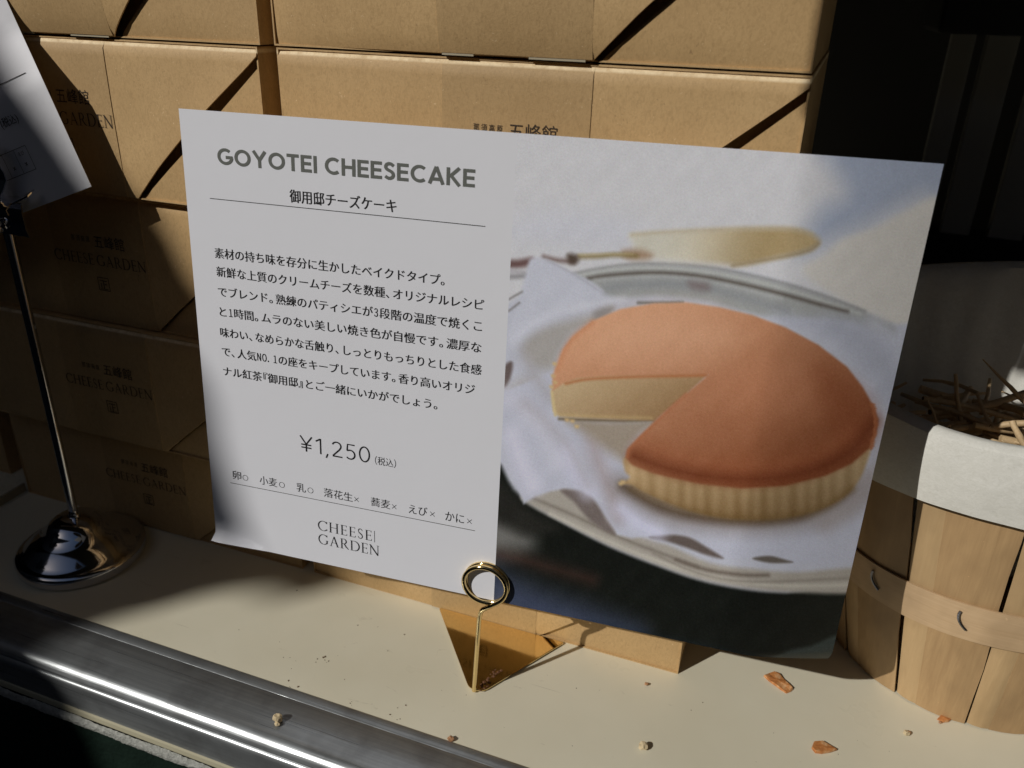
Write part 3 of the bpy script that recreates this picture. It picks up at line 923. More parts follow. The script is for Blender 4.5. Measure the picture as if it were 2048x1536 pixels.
    stroke(A([(600, 1310), (700, 1362), (850, 1412), (1050, 1446), (1250, 1448), (1450, 1408), (1600, 1316)]), 7, (92, 70, 40), 14, .75)
    # cut face first, the crust laps over it
    def cut(x, y):
        t = np.clip((x - 1110) / 310 * .75 + (y - 752) / 90 * .35, 0, 1)[..., None]
        return np.array([170, 149, 118]) * (1 - t) + np.array([122, 92, 62]) * t
    poly(A([(236, 880), (250, 830), (320, 800), (470, 780), (700, 776), (960, 780), (870, 866), (790, 935), (705, 1004), (560, 1000), (400, 994), (270, 986), (242, 960)]), cut, 4, False)
    stroke(A([(236, 870), (243, 930), (252, 978)]), 5, (178, 158, 116), 4)
    stroke(A([(262, 976), (420, 984), (690, 992)]), 4, (168, 146, 104), 6, .6)
    # crust top
    def top(x, y):
        ax, ay = (x - 1000) / .43945, (y - 400) / .43945
        t = np.clip(((ax - 300) / 1400 * .50 + (ay - 470) / 830 * .55), 0, 1)[..., None] ** 1.1
        t = np.clip(t * 1.12, 0, 1)
        c = np.array([190, 143, 112]) * (1 - t) + np.array([108, 60, 36]) * t
        return c
    crust = [(240, 868), (238, 800), (262, 740), (285, 680), (330, 620), (420, 550), (550, 496), (700, 470), (850, 466), (1000, 488), (1150, 524), (1300, 580), (1450, 660), (1580, 760), (1650, 850), (1700, 940), (1722, 1000), (1712, 1060), (1680, 1130), (1600, 1200), (1480, 1255), (1300, 1300), (1100, 1312), (900, 1290), (700, 1245), (600, 1205), (572, 1172), (580, 1135), (640, 1070), (740, 975), (850, 878), (947, 796), (820, 796), (640, 798), (470, 803), (350, 812), (290, 834)]
    poly(A(crust), top, 4, False)
    poly(A([(520, 560), (760, 510), (1000, 550), (1060, 660), (860, 740), (560, 740), (420, 660)]), (190, 148, 120), 60, True, .45)
    poly(A([(1000, 820), (1200, 740), (1450, 800), (1400, 960), (1100, 960)]), (160, 108, 80), 60, True, .45)
    poly(A([(1450, 760), (1640, 880), (1700, 1000), (1640, 1100), (1500, 1000)]), (112, 60, 36), 40, True, .6)
    stroke(A([(660, 1130), (780, 1180), (940, 1215), (1120, 1230), (1300, 1212), (1480, 1160), (1600, 1080)]), 20, (128, 72, 46), 40, .7)
    stroke(A([(610, 1165), (720, 1208), (900, 1252), (1100, 1270), (1300, 1258), (1480, 1208), (1610, 1130), (1700, 1010)]), 14, (84, 38, 20), 26, .95)
    stroke(A([(420, 556), (335, 624), (290, 690), (262, 765)]), 7, (168, 110, 78), 10, .7)
    stroke(A([(300, 836), (400, 816), (620, 805), (860, 800), (940, 798)]), 4, (148, 88, 54), 5, .9)
    stroke(A([(845, 885), (740, 980), (645, 1075), (590, 1132), (580, 1165)]), 4, (146, 88, 58), 6, .8)
    rr_ = np.random.default_rng(8)
    for i in range(22):      # nibbled rim on the right
        t_ = i / 21; yy = 930 + t_ * 200
        xx = 1700 + 22 * math.sin(t_ * 2.2) - 30 * t_ ** 2 + rr_.uniform(-3, 5); w_ = rr_.uniform(6, 13)
        poly(A([(xx - w_, yy - 7), (xx + w_ * .7, yy), (xx - w_, yy + 7)]), (132, 78, 50), 3, True, .9)
    for (xx, yy) in ((305, 1000), (350, 1030), (330, 1005), (250, 745), (243, 800), (252, 830), (236, 850), (560, 1282), (550, 1290)):
        poly(A([(xx - 9, yy - 6), (xx + 8, yy - 4), (xx + 6, yy + 8), (xx - 7, yy + 6)]), (172, 146, 106), 4)
    # seam between the white field and the photograph
    gr = rng.normal(0, 1, X.shape); gr = (gr + np.roll(gr, 1, 0) + np.roll(gr, 1, 1) + np.roll(gr, (1, 1), (0, 1))) / 2
    img[:] += (sn(14, 1.6, 1) + sn(5, 1.2, 5) + sn(60, 3.0, 2) + gr * 2.2)[..., None] + rng.normal(0, 1.6, img.shape)
    img[:] = np.clip(img, 8, 240)
    c = img / 255
    l = np.where(c <= 0.04045, c / 12.92, ((c + .055) / 1.055) ** 2.4)
    wl = np.array([((q / 255 + .055) / 1.055) ** 2.4 for q in (173, 171, 174)])
    return l / wl * np.array([0.815, 0.835, 0.915])
alb = build_print()
ny, nx = alb.shape[:2]
im = bpy.data.images.new('cake_print', nx, ny, float_buffer=True, is_data=True)
buf = np.ones((ny, nx, 4), np.float32); buf[..., :3] = alb[::-1]
im.pixels.foreach_set(buf.ravel()); im.update()
im.pack()
M_print = mat('printed_card', (0.8, 0.8, 0.85), 0.55, 0, 0.2)
uvn = N(M_print, 'ShaderNodeUVMap'); uvn.uv_map = 'UVMap'
mp = N(M_print, 'ShaderNodeMapping'); mp.inputs['Scale'].default_value = (2, 1, 1); mp.inputs['Location'].default_value = (-1, 0, 0)
L(M_print, uvn.outputs['UV'], mp.inputs['Vector'])
ti = N(M_print, 'ShaderNodeTexImage'); ti.image = im; ti.extension = 'EXTEND'
L(M_print, mp.outputs['Vector'], ti.inputs['Vector'])
sx = N(M_print, 'ShaderNodeSeparateXYZ'); L(M_print, uvn.outputs['UV'], sx.inputs['Vector'])
gt = N(M_print, 'ShaderNodeMath', operation='GREATER_THAN'); gt.inputs[1].default_value = 0.5
L(M_print, sx.outputs['X'], gt.inputs[0])
nn = noise(M_print, coords(M_print), 35, 3)
wht = mix(M_print, (0.83, 0.85, 0.93), (0.81, 0.83, 0.905), nn)
L(M_print, mix(M_print, wht, ti.outputs['Color'], gt.outputs[0]), BS(M_print).inputs['Base Color'])
L(M_print, bump(M_print, noise(M_print, coords(M_print), 700, 3), 0.10, 0.0002, bump(M_print, nn, 0.07, 0.002)), BS(M_print).inputs['Normal'])
me.materials.append(M_print)

def on_card(me):
    """flat x/y lettering in millimetres from the top left corner -> on the card face"""
    for vv in me.vertices:
        x, y, o = vv.co.x, vv.co.y, vv.co.z
        p = card_pt(x / 297, y / 210)
        vv.co = (p.x, p.y - 0.0001 - o, p.z)
    me.update()
    return me
def ct_text(name, s, x0, x1, yc, h, m=M_paperink, off=0.0, ref=None):
    a = text_mesh(name, s, x0, x1, 0, h, off, ref)
    for vv in a.vertices: vv.co.y = yc - vv.co.y
    return obj(name, on_card(a), m, card)
def ct_glyph(name, s, x0, x1, y0, y1, fn, m, gap, space=.35):
    a = glyph_mesh(name, s, x0, x1, -y1, -y0, fn, gap, space)
    for vv in a.vertices: vv.co.y = -vv.co.y
    return obj(name, on_card(a), m, card)
def rule(x0, x1, y, t=0.28):
    n = 20; v = []
    for i in range(n + 1):
        x = x0 + (x1 - x0) * i / n; v += [(x, y, 0), (x, y + t, 0)]
    a = mesh('rule_line', v, [(2 * i, 2 * i + 1, 2 * i + 3, 2 * i + 2) for i in range(n)])
    return obj('rule_line', on_card(a), M_paperink, card)
ct_glyph('title_lettering', 'GOYOTEI CHEESECAKE', 17.2, 132.4, 14.7, 21.6, sans, M_grey, 0.115, 0.36)
a_ = line_mesh('subtitle_lettering', '御用邸チーズケーキ', 50.7, 99.1, 0, 5.9, 0.0, 0.2)
for vv in a_.vertices: vv.co.y = 32.0 - vv.co.y
obj('subtitle_lettering', on_card(a_), M_paperink, card)
rule(11.9, 137.4, 36.2)
LINES = [('素材の持ち味を存分に生かしたベイクドタイプ。', 12.1, 120.7, 60.2),
         ('新鮮な上質のクリームチーズを数種、オリジナルレシピ', 12.3, 138.1, 68.6),
         ('でブレンド。熟練のパティシエが3段階の温度で焼くこ', 12.3, 137.6, 77.8),
         ('と1時間。ムラのない美しい焼き色が自慢です。濃厚な', 12.3, 137.7, 87.2),
         ('味わい、なめらかな舌触り、しっとりもっちりとした食感', 11.8, 138.1, 97.0),
         ('で、人気NO.1の座をキープしています。香り高いオリジ', 11.9, 135.5, 106.3),
         ('ナル紅茶『御用邸』とご一緒にいかがでしょう。', 11.8, 118.6, 116.0)]
for s, a, b, y in LINES:
    a_ = line_mesh('text_line', s, a, b - 0.15, 0, 5.05, 0.0, 0.16)
    for vv in a_.vertices: vv.co.y = y - vv.co.y
    obj('text_line', on_card(a_), M_paperink, card)
ct_glyph('price_lettering', '¥1,250', 50.4, 86.2, 142.2, 150.1, thin, M_paperink, 0.20)
a_ = line_mesh('tax_lettering', '(税込)', 88.7, 99.1, 0, 4.6, -0.004)
for vv in a_.vertices: vv.co.y = 148.2 - vv.co.y
obj('tax_lettering', on_card(a_), M_paperink, card)
for s, a, b in (('卵', 12.5, 17.3), ('小麦', 27.5, 37.0), ('乳', 47.5, 52.4), ('落花生', 62.0, 77.0), ('蕎麦', 86.3, 96.2), ('えび', 105.5, 114.7), ('かに', 123.5, 132.6)):
    ct_text('allergen_lettering', s, a, b, 169.9, 4.7)
for x in (19.6, 39.6, 54.9):
    p = arc(x, 170.4, 1.5, 1.5, 0, 360, 24); v = []
    for q in p:
        v += [(q[0], q[1], 0), (x + (q[0] - x) * .86, 170.4 + (q[1] - 170.4) * .86, 0)]
    a = mesh('circle_mark', v, [(2 * i, 2 * i + 1, 2 * i + 3, 2 * i + 2) for i in range(24)])
    obj('circle_mark', on_card(a), M_paperink, card)
for x in (79.0, 98.2, 117.2, 135.2):
    v, f = [], []
    for z, (dx, dy) in ((0, (1.1, 1.1)), (1e-5, (1.1, -1.1))):
        for q, _ in [(0, 0)]:
            l = strip([(x - dx, 170.4 - dy), (x + dx, 170.4 + dy)], [.22, .22]); b = len(v)
            for c1, c2 in l: v += [(c1.x, c1.y, z), (c2.x, c2.y, z)]
            f.append((b, b + 1, b + 3, b + 2))
    obj('cross_mark', on_card(mesh('cross_mark', v, f)), M_paperink, card)
rule(10.9, 138.0, 174.6)
ct_glyph('logo_lettering', 'CHEESE|', 58.2, 88.6, 185.8, 191.3, serif, M_paperink, 0.14)
ct_glyph('logo_lettering', 'GARDEN', 58.2, 90.6, 193.3, 198.9, serif, M_paperink, 0.10)

# ------------------------------------------------------------------ brass ring clip holding the card
hb = Vector((-0.1195, 0.2888, 0.0))
clip = empty('card_holder', hb)
tag(clip, 'polished brass card clip with triangular foot and wire ring, in front of the large card', 'card holder')
tri = [Vector((-0.1190, 0.2835)), Vector((-0.0885, 0.3382)), Vector((-0.1632, 0.3382))]
rad = [0.0068, 0.0008, 0.0008]
out = []
for i in range(3):
    p, a, b = tri[i], tri[i - 1], tri[(i + 1) % 3]
    d1, d2 = (a - p).normalized(), (b - p).normalized()
    ang = math.acos(max(-1, min(1, d1.dot(d2)))) / 2
    t = rad[i] / math.tan(ang)
    c = p + (d1 + d2).normalized() * (rad[i] / math.sin(ang))
    s0 = p + d1 * t - c; s1 = p + d2 * t - c
    a0, a1 = math.atan2(s0.y, s0.x), math.atan2(s1.y, s1.x)
    while a1 - a0 > math.pi: a1 -= 2 * math.pi
    while a1 - a0 < -math.pi: a1 += 2 * math.pi
    n = 14 if i == 0 else 4
    for k in range(n + 1):
        q = a0 + (a1 - a0) * k / n
        out.append((c.x + rad[i] * math.cos(q) - hb.x, c.y + rad[i] * math.sin(q) - hb.y))
# straight back edge carries a narrow slot notch
bm = bmesh.new()
vsn = [bm.verts.new((x, y, 0.0009)) for x, y in out]
fa = bm.faces.new(vsn)
ex = bmesh.ops.extrude_face_region(bm, geom=[fa])
for e in ex['geom']:
    if isinstance(e, bmesh.types.BMVert): e.co.z += 0.0007
bmesh.ops.recalc_face_normals(bm, faces=bm.faces[:])
bmesh.ops.bevel(bm, geom=[e for e in bm.edges if abs(e.verts[0].co.z - e.verts[1].co.z) < 1e-6 and e.verts[0].co.z > 0.0012], offset=0.00025, segments=2, affect='EDGES')
me = bpy.data.meshes.new('foot_plate'); bm.to_mesh(me); bm.free()
obj('foot_plate', me, M_brass, clip)
for (x, y) in ((0.0005, 0.008), (-0.028, 0.044), (0.024, 0.044)):
    obj('rubber_pad', lathe_mesh('rubber_pad', [(0.0022, 0.0), (0.0024, 0.0003), (0.0024, 0.0009)], 16), M_black, clip, (x, y, 0))
# wire: stem, crank, then a two-turn coil with the card between the turns
cr_ = Vector((-0.1146, 0.2886, 0.3153 - 0.2459))
Rg = 0.0104; wr = 0.00112
pts = [Vector((-0.1203, 0.2885, 0.0010))]
top = Vector((-0.1172, 0.2872, 0.0535))
for i in range(1, 9): pts.append(pts[0].lerp(top, i / 9))
pts.append(top)
a_start = R(-58)
start = Vector((cr_.x + Rg * math.cos(a_start), 0.2866, cr_.z + Rg * math.sin(a_start)))
for i in range(1, 5): pts.append(top.lerp(start, i / 5) + Vector((0, -0.0001, -0.0006 * math.sin(math.pi * i / 5) * 0)))
n = 84
for i in range(n + 1):
    t = i / n
    a = a_start + t * 2 * math.pi * 1.93
    y = 0.2868 + 0.0028 * (1 / (1 + math.exp(-(t - 0.5) * 16)))
    base = 0.0760 * (Rg * math.cos(a))
    pts.append(Vector((cr_.x + Rg * math.cos(a), y + base - 0.0004, cr_.z + Rg * math.sin(a))))
sm = [pts[0]]
for i in range(1, len(pts) - 1): sm.append((pts[i - 1] + pts[i] * 2 + pts[i + 1]) / 4)
sm.append(pts[-1])
obj('wire_ring', tube_mesh('wire_ring', [p - hb for p in sm], wr, 12), M_brass, clip)

# ------------------------------------------------------------------ chrome stand on the left with its own card
cs = empty('display_stand', (-0.3855, 0.3005, 0.0))
tag(cs, 'chrome display stand with domed round foot and thin pole, in shade at the left', 'display stand')
prof = [(0.0345, 0.0), (0.0360, 0.0015), (0.0362, 0.0065), (0.0352, 0.0082), (0.0335, 0.0088), (0.0322, 0.0092), (0.0300, 0.0112), (0.0262, 0.0146), (0.0225, 0.0170), (0.0190, 0.0188), (0.0170, 0.0220), (0.0146, 0.0252), (0.0110, 0.0276), (0.0064, 0.0288), (0.0032, 0.0291)]
obj('foot', lathe_mesh('foot', prof, 96), M_chrome, cs)
obj('collar', lathe_mesh('collar', [(0.0036, 0.0288), (0.0037, 0.0294), (0.0030, 0.0306)], 32), M_chrome, cs)
obj('pole', lathe_mesh('pole', [(0.0026, 0.029), (0.0026, 0.208), (0.0024, 0.2085)], 24), M_chrome, cs)
# spring clip: sprung plate, upper tongue, lower tray
def bent(name, prof, x0, x1, th, parent, m, skew=0.0, n=6):
    g = [[(x0 + 0.012 + (x1 - x0) * i / n + skew * z, y - 0.0005, z) for i in range(n + 1)] for (y, z) in prof]
    return obj(name, shell(name, g, None, th), m, parent)
bent('clip_tongue', [(-0.006, 0.2480), (-0.0095, 0.2492), (-0.0118, 0.2480), (-0.0125, 0.2440), (-0.0105, 0.2390), (-0.0080, 0.2340), (-0.0075, 0.2300), (-0.0100, 0.2262), (-0.0130, 0.2232), (-0.0128, 0.2200), (-0.0100, 0.2180)], -0.0060, 0.0045, 0.0006, cs, M_chrome)
bent('clip_jaw', [(-0.0130, 0.2148), (-0.0138, 0.2172), (-0.0110, 0.2196), (-0.0050, 0.2200), (0.0000, 0.2205), (0.0020, 0.2240)], -0.0145, 0.0085, 0.0007, cs, M_chrome)
bent('clip_backplate', [(-0.0040, 0.2020), (-0.0050, 0.2060), (-0.0052, 0.2140), (-0.0045, 0.2190)], -0.0110, 0.0080, 0.0007, cs, M_chrome)
obj('clip_wing', mesh('clip_wing', [(0.0075, -0.012, 0.2195), (0.0165, -0.008, 0.2240), (0.0170, -0.004, 0.2265), (0.0080, -0.006, 0.2215),
                                     (0.0075, -0.012, 0.2187), (0.0165, -0.008, 0.2232), (0.0170, -0.004, 0.2257), (0.0080, -0.006, 0.2207)],
                       [(0, 1, 2, 3), (7, 6, 5, 4), (0, 4, 5, 1), (1, 5, 6, 2), (2, 6, 7, 3), (3, 7, 4, 0)]), M_chrome, cs, (0.012, 0, 0))
obj('clip_screw', lathe_mesh('clip_screw', [(0.0034, 0.0), (0.0036, 0.0004), (0.0036, 0.0035), (0.003, 0.0042)], 20), M_chrome, cs, (0.003, -0.0062, 0.2062), (R(90), 0, 0))

C0 = Vector((-0.3258, 0.3020, 0.2296))
E = Vector((-0.352, 0.004, 0.936)).normalized()      # up the right-hand edge
D = Vector((-0.933, -0.090, -0.349)).normalized()       # leftwards along the bottom edge
D = (D - E * D.dot(E)).normalized()
Nn = D.cross(E).normalized()
if Nn.y > 0: Nn = -Nn
c2 = empty('price_card')
c2.matrix_world = Matrix(((-D.x, -Nn.x, E.x, C0.x), (-D.y, -Nn.y, E.y, C0.y), (-D.z, -Nn.z, E.z, C0.z), (0, 0, 0, 1)))
tag(c2, 'small white price card tilted in the chrome stand clip at the upper left', 'price card')
g = [[(-0.21 + 0.21 * i / 20, 0.0010 * math.sin(i / 20 * 3.1), 0.148 * j / 44) for i in range(21)] for j in range(45)]
c2l = c2.matrix_world.inverted() @ CAMP
def c2bend(p):
    p = Vector(p)
    k = 1 + 0.036 * min(1, max(0, (p.z - 0.050) / 0.022))
    return c2l + (p - c2l) * k
g = [[c2bend(p) for p in row] for row in g]
obj('paper', shell('paper', g, (0, 1, 0), 0.00022), M_paper, c2)
def c2flat(me):
    for vv in me.vertices:
        x, z, o = vv.co.x, vv.co.y, vv.co.z
        vv.co = c2bend((x, 0.0010 * math.sin((x + .21) / .21 * 3.1) - 0.0003 - o, z))
    me.update(); return me
obj('rule_line', c2flat(mesh('rule_line', [(-0.145, 0.0556, 0), (-0.0073, 0.0556, 0), (-0.0073, 0.0559, 0), (-0.145, 0.0559, 0)], [(0, 1, 2, 3)])), M_paperink, c2)
obj('tax_lettering', c2flat(text_mesh('tax_lettering', '(税込)', -0.0350, -0.0235, 0.0400, 0.0052)), M_paperink, c2)
v, f = [], []
def q(x0, y0, x1, y1):
    b = len(v); v.extend([(x0, y0, 0), (x1, y0, 0), (x1, y1, 0), (x0, y1, 0)]); f.append((b, b + 1, b + 2, b + 3))
t = 0.00022
for y in (0.0162, 0.0277): q(-0.150, y, -0.0268, y + t)
q(-0.0268, 0.0162, -0.0268 + t, 0.0277 + t); q(-0.0350, 0.0165, -0.0350 + t * .8, 0.0275)
q(-0.0432, 0.0165, -0.0432 + t * .8, 0.0275)
obj('table_frame', c2flat(mesh('table_frame', v, f)), M_paperink, c2)
obj('allergen_lettering', c2flat(text_mesh('allergen_lettering', 'えび', -0.0332, -0.0292, 0.0252, 0.0019)), M_paperink, c2)
obj('allergen_lettering', c2flat(text_mesh('allergen_lettering', '×', -0.0318, -0.0302, 0.0200, 0.0018)), M_paperink, c2)
obj('allergen_lettering', c2flat(text_mesh('allergen_lettering', '×', -0.0400, -0.0384, 0.0200, 0.0018)), M_paperink, c2)

# ------------------------------------------------------------------ veneer basket, cloth, twigs
BC = Vector((0.1124, 0.428, 0.0))
bk = empty('basket', BC)
tag(bk, 'pale wood veneer basket with a stapled hoop, cut by the right edge of the picture', 'basket')
def bpos(th, z, out=0.0):
    """point on the basket wall"""
    t = z / 0.15
    ax = 0.067 + (0.098 - 0.067) * t; ay = 0.067 + (0.0725 - 0.067) * t
    sh = R(-2.5) * t
    return Vector(((ax + out) * math.cos(th + sh), (ay + out) * math.sin(th + sh), z))
SLM = [M_slat, wood('veneer_reddish', (0.36, 0.215, 0.105), (0.46, 0.285, 0.145)), M_slat, wood('veneer_honey', (0.44, 0.285, 0.14), (0.55, 0.37, 0.19))]
NS = 13; ST = 2 * math.pi / NS
a0 = R(-92)
def slat(name, t0, t1, out, m, z0=0.0, z1=0.146, lab=None):
    g = []
    for j in range(9):
        z = z0 + (z1 - z0) * j / 8
        A_, B_ = bpos(t0, z, out), bpos(t1 + (R(0.5) * math.sin(j * 1.3 + t0 * 7) if z > 0.004 else 0), z, out)
        bow = 0.0018 * math.sin(math.pi * j / 8)
        row = []
        for i in range(5):
            p = A_.lerp(B_, i / 4); n_ = Vector((p.x, p.y, 0)).normalized()
            row.append(p + n_ * (bow + 0.0015 * math.sin(math.pi * i / 4)))
        g.append(row)
    return obj(name, shell(name, g, None, -0.0008, True), m, bk)
for k in range(NS):
    s0 = a0 + k * ST
    slat('inner_slat', s0 + R(0.5), s0 + R(11.0), 0.0004, M_slat2, 0.0008)
    slat('slat', s0 + R(8.6), s0 + ST - R(0.35), 0.0012, SLM[k % 4], 0.0004)
g = [[(0.064 * r_ * math.cos(a), 0.064 * r_ * math.sin(a), 0.002) for a in [2 * math.pi * i / 40 for i in range(41)]] for r_ in (0.02, 0.5, 1.0)]
obj('bottom', shell('bottom', g, (0, 0, 1), 0.0015, False), M_slat, bk)
g = []
for (dz, oo) in ((0.0530, 0.0048), (0.0600, 0.0053), (0.0660, 0.0053), (0.0725, 0.0048)):
    g.append([bpos(a0 + 2 * math.pi * i / 120, dz + 0.0012 * math.sin(i / 120 * 2 * math.pi * 3), oo) for i in range(121)])
obj('hoop', shell('hoop', g, None, -0.0010), M_hoop, bk)
for k in range(NS):
    s = a0 + (k + 0.62) * ST
    pp = []
    for i in range(8):
        z = 0.0590 + i * 0.0013
        pp.append(bpos(s + R((i - 3.5) * -0.34 + 0.10 * (i - 3.5) ** 2), z, 0.0061 + 0.0004 * math.sin(math.pi * i / 7)))
    obj('staple', tube_mesh('staple', pp, 0.00062, 6), M_steel, bk)

cl = None
def liner_mesh():
    nth = 180; prof = 15
    g = []
    rng = random.Random(4)
    ph = [rng.uniform(0, 6.28) for _ in range(8)]
    for j in range(22):
        row = []
        for i in range(nth + 1):
            th = 2 * math.pi * i / nth
            back = max(0.0, math.sin(th)); back = back ** 0.9
            rim = 0.1555 + 0.040 * back + 0.0015 * math.sin(th * 5 + ph[0])
            hem = 0.1175 + 0.002 * math.sin(th * 3 + ph[1]) + 0.055 * back
            fold = 0.0016 * math.sin(th * 4 + ph[2] + 0.8 * math.sin(th * 3)) + 0.0012 * math.sin(th * 9 + ph[3]) ** 3
            if j <= 11:      # inside going up
                t = j / 11; z = 0.085 + (rim - 0.006 - 0.085) * t
                out = -0.004 - 0.004 * (1 - t) + fold * (0.4 + 0.9 * t) * (0.5 + back)
            elif j <= 15:
                a = R(180 - (j - 11) * 180 / 5); z = rim - 0.006 + 0.006 * math.sin(a); out = 0.0022 + 0.0060 * math.cos(a) + fold * .4
            else:
                t = (j - 15) / 6; z = rim - 0.004 + (hem - rim + 0.004) * t
                out = 0.0078 + 0.0010 * math.sin(t * 3) + fold * 0.35
            # crease dent on the front of the roll
            dth = (th - R(298)) / R(20)
            if abs(dth) < 1 and 10 <= j <= 17:
                out -= 0.0050 * math.cos(dth * math.pi / 2) * (1 if j > 13 else .3)
                z -= 0.0055 * math.cos(dth * math.pi / 2) ** 2 * (1 - abs(j - 14) / 5)
            p = bpos(th, z, out)
            row.append(p)
        g.append(row)
    return shell('basket_liner', g, None, 0.0004)
cl = obj('basket_liner', liner_mesh(), M_cloth, None, BC)
tag(cl, 'white non-woven cloth lining the veneer basket and folded over its rim', 'cloth')

random.seed(11)
GT = 'thin pale twigs heaped in the lined basket'
def twig(P0, P1, r0, r1, name='twig', hollow=False, label=None, bend=0.002):
    n = 7; P0, P1 = Vector(P0), Vector(P1)
    pts, rr = [], []
    side = (P1 - P0).normalized().orthogonal()
    k1 = random.uniform(-1, 1)
    for i in range(n):
        t = i / (n - 1)
        pts.append(P0.lerp(P1, t) + side * bend * k1 * math.sin(math.pi * t) + Vector([random.uniform(-1, 1) * 0.0002 for _ in range(3)]))
        rr.append((r0 + (r1 - r0) * t) * (1 + random.uniform(-.08, .08) + (0.16 if i == 3 else 0)))
    c = sum(pts, Vector()) / n
    me = tube_mesh('twig', [p - c for p in pts], rr, 9)
    o = obj('twig', me, M_twig, None, c)
    tag(o, label or 'thin pale twig lying in the heap inside the cloth-lined basket', 'twig', GT)
    if hollow:
        d = (pts[0] - pts[1]).normalized()
        h = obj('hollow_end', lathe_mesh('hollow_end', [(rr[0] * .6, -0.0002), (rr[0] * .6, 0.0002)], 14), M_inside, o, pts[0] - c + d * 0.0001)
        h.rotation_mode = 'QUATERNION'; h.rotation_quaternion = d.to_track_quat('Z', 'Y')
    return o
for k in range(215):
    a = random.uniform(0, 2 * math.pi); rr_ = math.sqrt(random.random()) * 0.9
    lay = k / 215
    cx_, cy_ = BC.x + 0.078 * rr_ * math.cos(a), BC.y + 0.056 * rr_ * math.sin(a)
    z = 0.094 + 0.041 * lay + random.uniform(-.003, .003)
    az = random.uniform(0, math.pi); el = random.gauss(0, 0.16)
    ln = random.uniform(0.010, 0.030)
    d = Vector((math.cos(az) * math.cos(el), math.sin(az) * math.cos(el), math.sin(el)))
    def keep(p):
        q = p - BC; s = math.hypot(q.x / 0.086, q.y / 0.060)
        if s > 1: q.x /= s; q.y /= s
        return BC + q
    p0 = keep(Vector((cx_, cy_, z)) - d * ln); p1 = keep(Vector((cx_, cy_, z)) + d * ln)
    r = random.choice([random.uniform(0.0007, 0.0012), random.uniform(0.0012, 0.0024)])
    twig(p0, p1, r, r * random.uniform(.5, 1.0), hollow=(k > 203))
# the ones that stand out
twig((0.118, 0.432, 0.1375), (0.0865, 0.4270, 0.1640), 0.0016, 0.0003, label='longest pointed twig rising out of the basket heap towards the left', bend=0.0005)
twig((0.0845, 0.4250, 0.131), (0.0770, 0.4260, 0.1545), 0.0011, 0.0009, label='short upright twig nearest the large card in the basket heap', bend=0.0008)
twig((0.0720, 0.4050, 0.134), (0.0640, 0.4050, 0.1480), 0.0007, 0.0004, label='very thin twig poking up just inside the left rim of the basket cloth', bend=0.0004)
twig((0.128, 0.444, 0.134), (0.118, 0.444, 0.156), 0.0011, 0.0008, label='upright twig behind the longest pointed twig in the basket', bend=0.0006)
twig((0.1080, 0.3920, 0.1365), (0.1010, 0.4040, 0.1440), 0.0016, 0.0014, label='thick knobbly twig reaching over the front rim fold into the sunlight', bend=0.0006)
twig((0.1090, 0.3880, 0.1370), (0.1400, 0.3900, 0.1360), 0.0017, 0.0013, label='sunlit cream twig lying along the front fold at the right edge', bend=0.0006)

# ------------------------------------------------------------------ crumbs and flakes
def flake(name, loc, outline, th, seed, m, label, rotz=0.0, cat='flake'):
    rd = random.Random(seed)
    n = len(outline); v = []
    for (x, y) in outline: v.append((x * .001, y * .001, 0.0001 + rd.uniform(0, .0003)))
    for (x, y) in outline: v.append((x * .00093, y * .00093, th + rd.uniform(-.0004, .0004)))
    v.append((0, 0, th + 0.0003)); v.append((0, 0, 0.0))
    f = []
    for i in range(n):
        j = (i + 1) % n
        f += [(i, j, n + j, n + i), (n + i, n + j, 2 * n), (j, i, 2 * n + 1)]
    o = obj(name, mesh(name, v, f), m, None, loc, (0, 0, rotz))
    tag(o, label, cat)
    return o
M_flake = mat('orange_crust', (0.62, 0.28, 0.10), 0.5)
fv = noise(M_flake, coords(M_flake), 350, 4, .6)
L(M_flake, ramp(M_flake, fv, [(0.3, (0.40, 0.14, 0.045)), (0.52, (0.60, 0.25, 0.08)), (0.72, (0.80, 0.52, 0.28))]), BS(M_flake).inputs['Base Color'])
L(M_flake, bump(M_flake, fv, .6, .0006), BS(M_flake).inputs['Normal'])
M_crumb = mat('pale_crumb', (0.66, 0.54, 0.34), 0.8)
M_crumb2 = mat('brown_crumb', (0.45, 0.24, 0.12), 0.8)

flake('pastry_flake', (0.0214, 0.3535, 0), [(-6.7, 1.6), (-4.6, 4.4), (-1.8, 6.8), (0.8, 6.0), (3.2, 3.2), (5.6, 0.3), (8.3, -2.3), (7.2, -4.4), (5.2, -6.3), (2.4, -4.9), (-0.8, -3.1), (-3.8, -1.2)], 0.0013, 1, M_flake, 'largest orange-brown pastry flake lying between the large card and the basket')
flake('pastry_flake', (0.0453, 0.3173, 0), [(-5.2, -1.6), (-4.4, 2.6), (-0.6, 4.6), (3.4, 3.4), (6.2, 2.0), (3.0, -0.8), (-0.6, -3.0), (-3.4, -3.6)], 0.0014, 2, M_flake, 'orange-brown pastry flake nearest the bottom edge, below the basket')
flake('pastry_flake', (0.1006, 0.3590, 0), [(-3.4, -1.2), (-1.6, 1.4), (1.2, 2.2), (3.4, 1.2), (1.8, -1.0), (-0.6, -2.2)], 0.0012, 3, M_flake, 'small pastry flake touching the foot of the basket')
def crumb(loc, r, seed, m, label, group=None, sq=0.75):
    rd = random.Random(seed)
    bm = bmesh.new(); bmesh.ops.create_icosphere(bm, subdivisions=2, radius=r)
    for v in bm.verts:
        v.co *= 1 + rd.uniform(-.28, .28); v.co.z *= sq
    zmin = min(v.co.z for v in bm.verts)
    for v in bm.verts: v.co.z -= zmin
    me = bpy.data.meshes.new('crumb'); bm.to_mesh(me); bm.free()
    o = obj('crumb', me, m, None, loc); tag(o, label, 'crumb', group)
    return o
